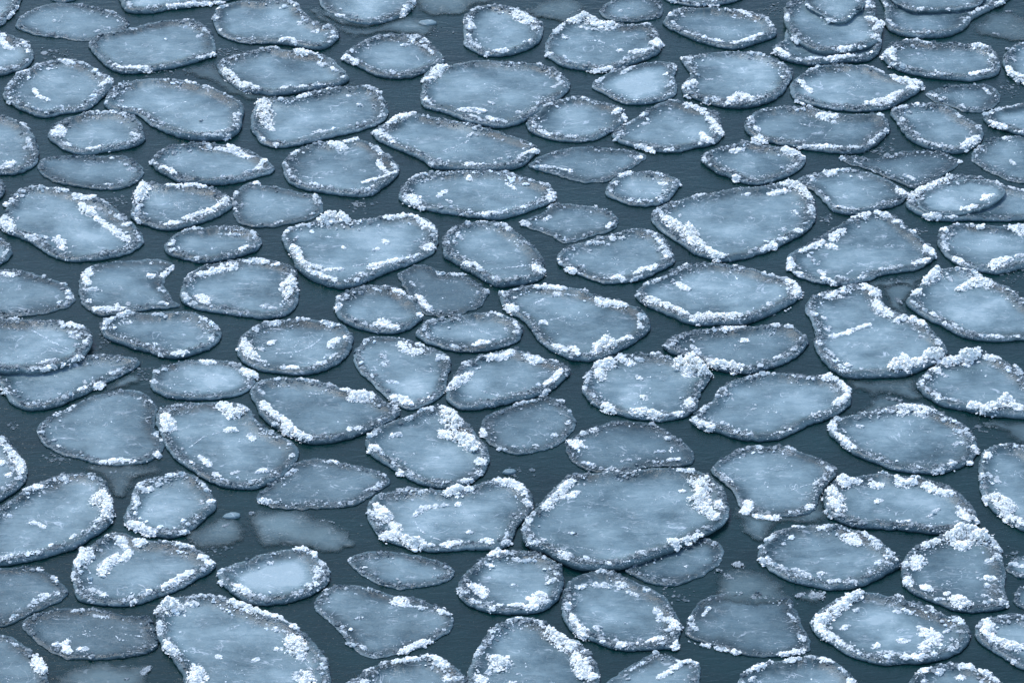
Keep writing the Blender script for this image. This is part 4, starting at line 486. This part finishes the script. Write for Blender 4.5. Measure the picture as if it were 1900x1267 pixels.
    # slush rim: grains of ice thrown up round the edge
    if gpm:
        n = int(gpm*per); k = rng.random(n)*NP; a = k.astype(int) % NP; t = (k % 1)[:, None]
        E = C[a]*(1-t)+C[(a+1) % NP]*t; N = nm[a]
        sa = k/NP*per
        dens = fbm(E[:, 0]*7+ox, E[:, 1]*7+oy, 2)
        keep = rng.random(n) < smooth(.30, .62, dens)*.9+.10; E, N, dens = E[keep], N[keep], dens[keep]; n = len(E)
        inn = np.where(rng.random(n) < .62, rng.normal(.50, .22, n), np.where(rng.random(n) < .5, rng.uniform(.02, .6, n), rng.uniform(.3, 1.5, n)))*rw
        Q = E-N*np.clip(inn, .008, .14)[:, None]
        ok = inside(Q, C); Q, dens = Q[ok], dens[ok]; n = len(Q)
        hz, dq = height(Q)
        rad = rng.lognormal(math.log(.0038), .50, n)*(.75+.5*dens)
        rad = np.clip(rad, .002, .014)
        cl = fbm(Q[:, 0]*38+ox, Q[:, 1]*38+oy, 2)
        fr = rng.beta(1.0, 2.2, n)*white*1.6+1.35*white*smooth(.50, .70, cl)*(.4+dens)
        fr = np.clip(fr*(.12+.88*smooth(.10*rw, .50*rw, dq))+.35*smooth(.8*rw, 1.4*rw, dq), 0, 1)
        near = N[ok][:, 1] < 0; lipg = (dq < .3*rw) & near; rad = np.where(lipg, rad*.72, np.where(dq < .4*rw, rad*1.2, rad))
        fr = np.where(lipg, np.maximum(fr, rng.uniform(.05, .55, n)), fr)
        hz = hz+.007*smooth(.5, .75, cl)*rng.random(n)
        Cn = np.column_stack([Q-O[:2], hz+rad*np.where(lipg, -.25, .08)])
        # fine frost on the lip itself
        m_ = int(260*per*(1 if kind == 'n' else .5)); a = rng.integers(0, NP, m_)
        Z = C[a]-nm[a]*rng.uniform(.003, .034, m_)[:, None]; Z = Z[inside(Z, C)]
        Z = Z[fbm(Z[:, 0]*26+oy, Z[:, 1]*26+ox, 2) > .44]
        if len(Z):
            zh, _ = height(Z); zr = np.clip(rng.lognormal(math.log(.0023), .45, len(Z)), .001, .006)
            Cn = np.vstack([Cn, np.column_stack([Z-O[:2], zh-zr*.2])]); rad = np.concatenate([rad, zr]); fr = np.concatenate([fr, np.clip(rng.beta(1.3, 2.2, len(Z)), 0, .9)])
        # loose crumbs blown across the plate
        m_ = 260; Z = C[rng.integers(0, NP, m_)]; Z = Z+(ctr-Z)*rng.uniform(.05, .98, m_)[:, None]
        Z = Z[fbm(Z[:, 0]*9+oy, Z[:, 1]*13+ox, 3) > .665]
        if len(Z):
            zh, _ = height(Z); zr = np.clip(rng.lognormal(math.log(.0022), .45, len(Z)), .0012, .006)
            Cn = np.vstack([Cn, np.column_stack([Z-O[:2], zh])]); rad = np.concatenate([rad, zr]); fr = np.concatenate([fr, rng.uniform(.4, 1, len(Z))])
        big = rad > .0085
        sets = [grains(Cn[m], rad[m], fr[m], sb_) for m, sb_ in ((~big, 0), (big, 1)) if m.any()]
        if sets: link('slush_rim', grain_mesh('slush_rim', sets, M_RIM), root)['kind'] = 'stuff'
    # snow clumps
    for c in filter(None, clumps.split(';')):
        pl, sp = c.split(':'); wd = float(''.join(ch for ch in sp if ch.isdigit() or ch == '.')); fl = ''.join(ch for ch in sp if ch.isalpha())
        A = parse(pl); qx, qy = sheet_px(sheet, A)
        top = base+(hp+hr*.5)+.2*wd*.0094*('b' in fl)
        L = np.array([to_plane(a_, c_, top) for a_, c_ in zip(qx, qy)])
        seam = wd <= 2
        wm = wd*.0094*(.40 if seam else .84 if 't' in fl or 'T' in fl else .70 if 'b' in fl else .56)
        ln = np.linalg.norm(np.diff(L, axis=0), axis=1).sum() if len(L) > 1 else 0
        tall = .62 if 'T' in fl else .40 if 't' in fl else .20 if 'b' in fl else .10
        if 's' in fl: tall = .05
        area = ln*wm+wm*wm*.8
        n = int(np.clip(area/(.0000040 if not seam else .000012)*(.5 if 's' in fl else 1), 10, 2200))
        q = open_curve(L, 200)
        # width swells and pinches along the ridge
        t = rng.random(n); kk = (t*199).astype(int)
        tg = np.gradient(q, axis=0); tg /= np.linalg.norm(tg, axis=1)[:, None]+1e-9
        if ln == 0: tg[:] = (1, 0)
        sw = .45+1.1*fbm(q[kk, 0]*16+ox, q[kk, 1]*16+oy+wd, 2)
        endt = np.clip(np.minimum(t, 1-t)*max(ln, 1e-4)/(wm*.8)+.45, .45, 1)
        off = np.clip(rng.normal(0, .30, n), -.75, .75); al = rng.normal(0, .25, n)*wm
        Q = q[kk]+np.stack([-tg[kk, 1], tg[kk, 0]], -1)*(off*wm*sw*endt)[:, None]+tg[kk]*al[:, None]
        hz, dq = height(Q); ins = inside(Q, C)
        hz = np.where(ins, hz, np.where(dq < .03, base+hp*.5, 0)); keep = ins | (dq < .028)
        pt = fbm(Q[:, 0]*40+oy, Q[:, 1]*58+ox+wd, 3)
        keep &= rng.random(n) < (smooth(.28, .50, pt) if 'b' in fl else smooth(.40, .58, pt))
        Q, hz, off, sw, endt, pt = Q[keep], hz[keep], off[keep], sw[keep], endt[keep], pt[keep]; n = len(Q)
        if n < 4: continue
        prof = np.clip(1-(off/.62)**2, 0, 1)
        H = wm*tall*sw*endt*prof*(.55+.8*smooth(.3, .7, pt))
        zz = hz+H*rng.random(n)**.6
        rad = rng.lognormal(math.log(.0030 if not seam else .0019), .55, n)*(1+.25*('T' in fl))
        rad = np.clip(rad, .002, .016)*(.8 if 's' in fl else 1)
        if 't' in fl or 'T' in fl: fr = np.clip(rng.normal(.93, .15, n), .2, 1)
        elif 'b' in fl: fr = np.clip(rng.normal(.80, .22, n), .05, 1)
        elif 's' in fl: fr = np.clip(rng.normal(.62, .2, n), 0, .9)
        elif seam: fr = np.clip(rng.normal(.8, .2, n), 0, 1)
        else: fr = np.clip(rng.normal(.48, .27, n), .0, 1)
        if kind == 's': fr = fr*.45; rad = rad*.8; zz = hz
        Cn = np.column_stack([Q-O[:2], zz]); big = rad > .0080
        sets = [grains(Cn[m], rad[m], fr[m], sb_, .7) for m, sb_ in ((~big, 0), (big, 1)) if m.any()]
        nm_ = 'frost_seam' if seam else 'snow_clump' if ('b' in fl) else 'slush_clump'
        link(nm_, grain_mesh(nm_, sets, M_RIM if ('s' in fl or seam or kind == 's') else M_SNOW), root)

# ---------------------------------------------------------------- water
g = 400.0; k = 8
gx = np.linspace(-g, g, k+1); GX, GY = np.meshgrid(gx, gx+150)
V = np.column_stack([GX.ravel(), GY.ravel(), np.zeros(GX.size)])
ii = (np.arange(k)[:, None]*(k+1)+np.arange(k)[None]).ravel(); Qd = np.stack([ii, ii+1, ii+k+2, ii+k+1], 1)
wo = link('water', make_mesh('water', V, Qd.ravel(), np.arange(len(Qd))*4, np.full(len(Qd), 4), M_WATER)); wo['kind'] = 'structure'

# ---------------------------------------------------------------- floes
for i, f in enumerate(FLOES): build_floe(i, *f)

# ---------------------------------------------------------------- loose scraps: thin bevelled flakes
for i, (sh, x, y, ln, ang, lab) in enumerate(CHUNKS):
    qx, qy = sheet_px(sh, [[x, y]]); c = to_plane(qx[0], qy[0], 0.008)
    n = 48; th = np.arange(n)/n*2*math.pi; a = ln*.0094*.5
    rr = 1+.35*(fbm(np.cos(th)*2+i*9, np.sin(th)*2+3, 3)-.5)
    rings = []
    for s_, z_ in ((1.0, -.01), (1.02, .006), (.93, .013), (.6, .015), (.3, .014)):
        xx = np.cos(th)*a*rr*s_; yy = np.sin(th)*a*.55*rr*s_; ca, sa = math.cos(R(ang)), math.sin(R(ang))
        rings.append(np.column_stack([xx*ca-yy*sa, xx*sa+yy*ca, z_+.004*fbm(xx*60, yy*60, 2)]))
    V = np.vstack(rings+[np.array([[0, 0, .015]])]); idx = np.arange(n); nx_ = (idx+1) % n
    quads = np.concatenate([np.stack([r*n+idx, r*n+nx_, (r+1)*n+nx_, (r+1)*n+idx], 1) for r in range(4)]); tri = np.stack([4*n+idx, 4*n+nx_, np.full(n, 5*n)], 1)
    me = make_mesh('ice_scrap', V, np.concatenate([quads.ravel(), tri.ravel()]), np.concatenate([np.arange(len(quads))*4, len(quads)*4+np.arange(n)*3]),
                   np.concatenate([np.full(len(quads), 4), np.full(n, 3)]), M_ICE, {'milk': np.full(len(V), .75), 'tone': np.full(len(V), .9), 'cover': np.ones(len(V))})
    o = link('ice_scrap', me); o.location = (c[0], c[1], 0); o['kind'] = 'thing'; o['label'] = lab; o['category'] = 'ice scrap'; o['group'] = 'loose ice scraps'

# ---------------------------------------------------------------- frazil crystals adrift in the leads
sets = []
for sh, x, y, a, c_, n in FRAZIL:
    pt = np.column_stack([x+rng.normal(0, a*.5, n), y+rng.normal(0, c_*.5, n)]); qx, qy = sheet_px(sh, pt)
    Q = to_plane(qx, qy, .002); rad = np.clip(rng.lognormal(math.log(.005), .5, n), .002, .016)
    sets.append(grains(np.column_stack([Q, np.full(n, .002)]), rad, np.clip(rng.normal(.06, .07, n), 0, .4), 0, .18, .5))
fo = link('frazil_slush', grain_mesh('frazil_slush', sets, M_RIM)); fo['kind'] = 'stuff'; fo['label'] = 'drifting grains of slush in the dark water between the floes'
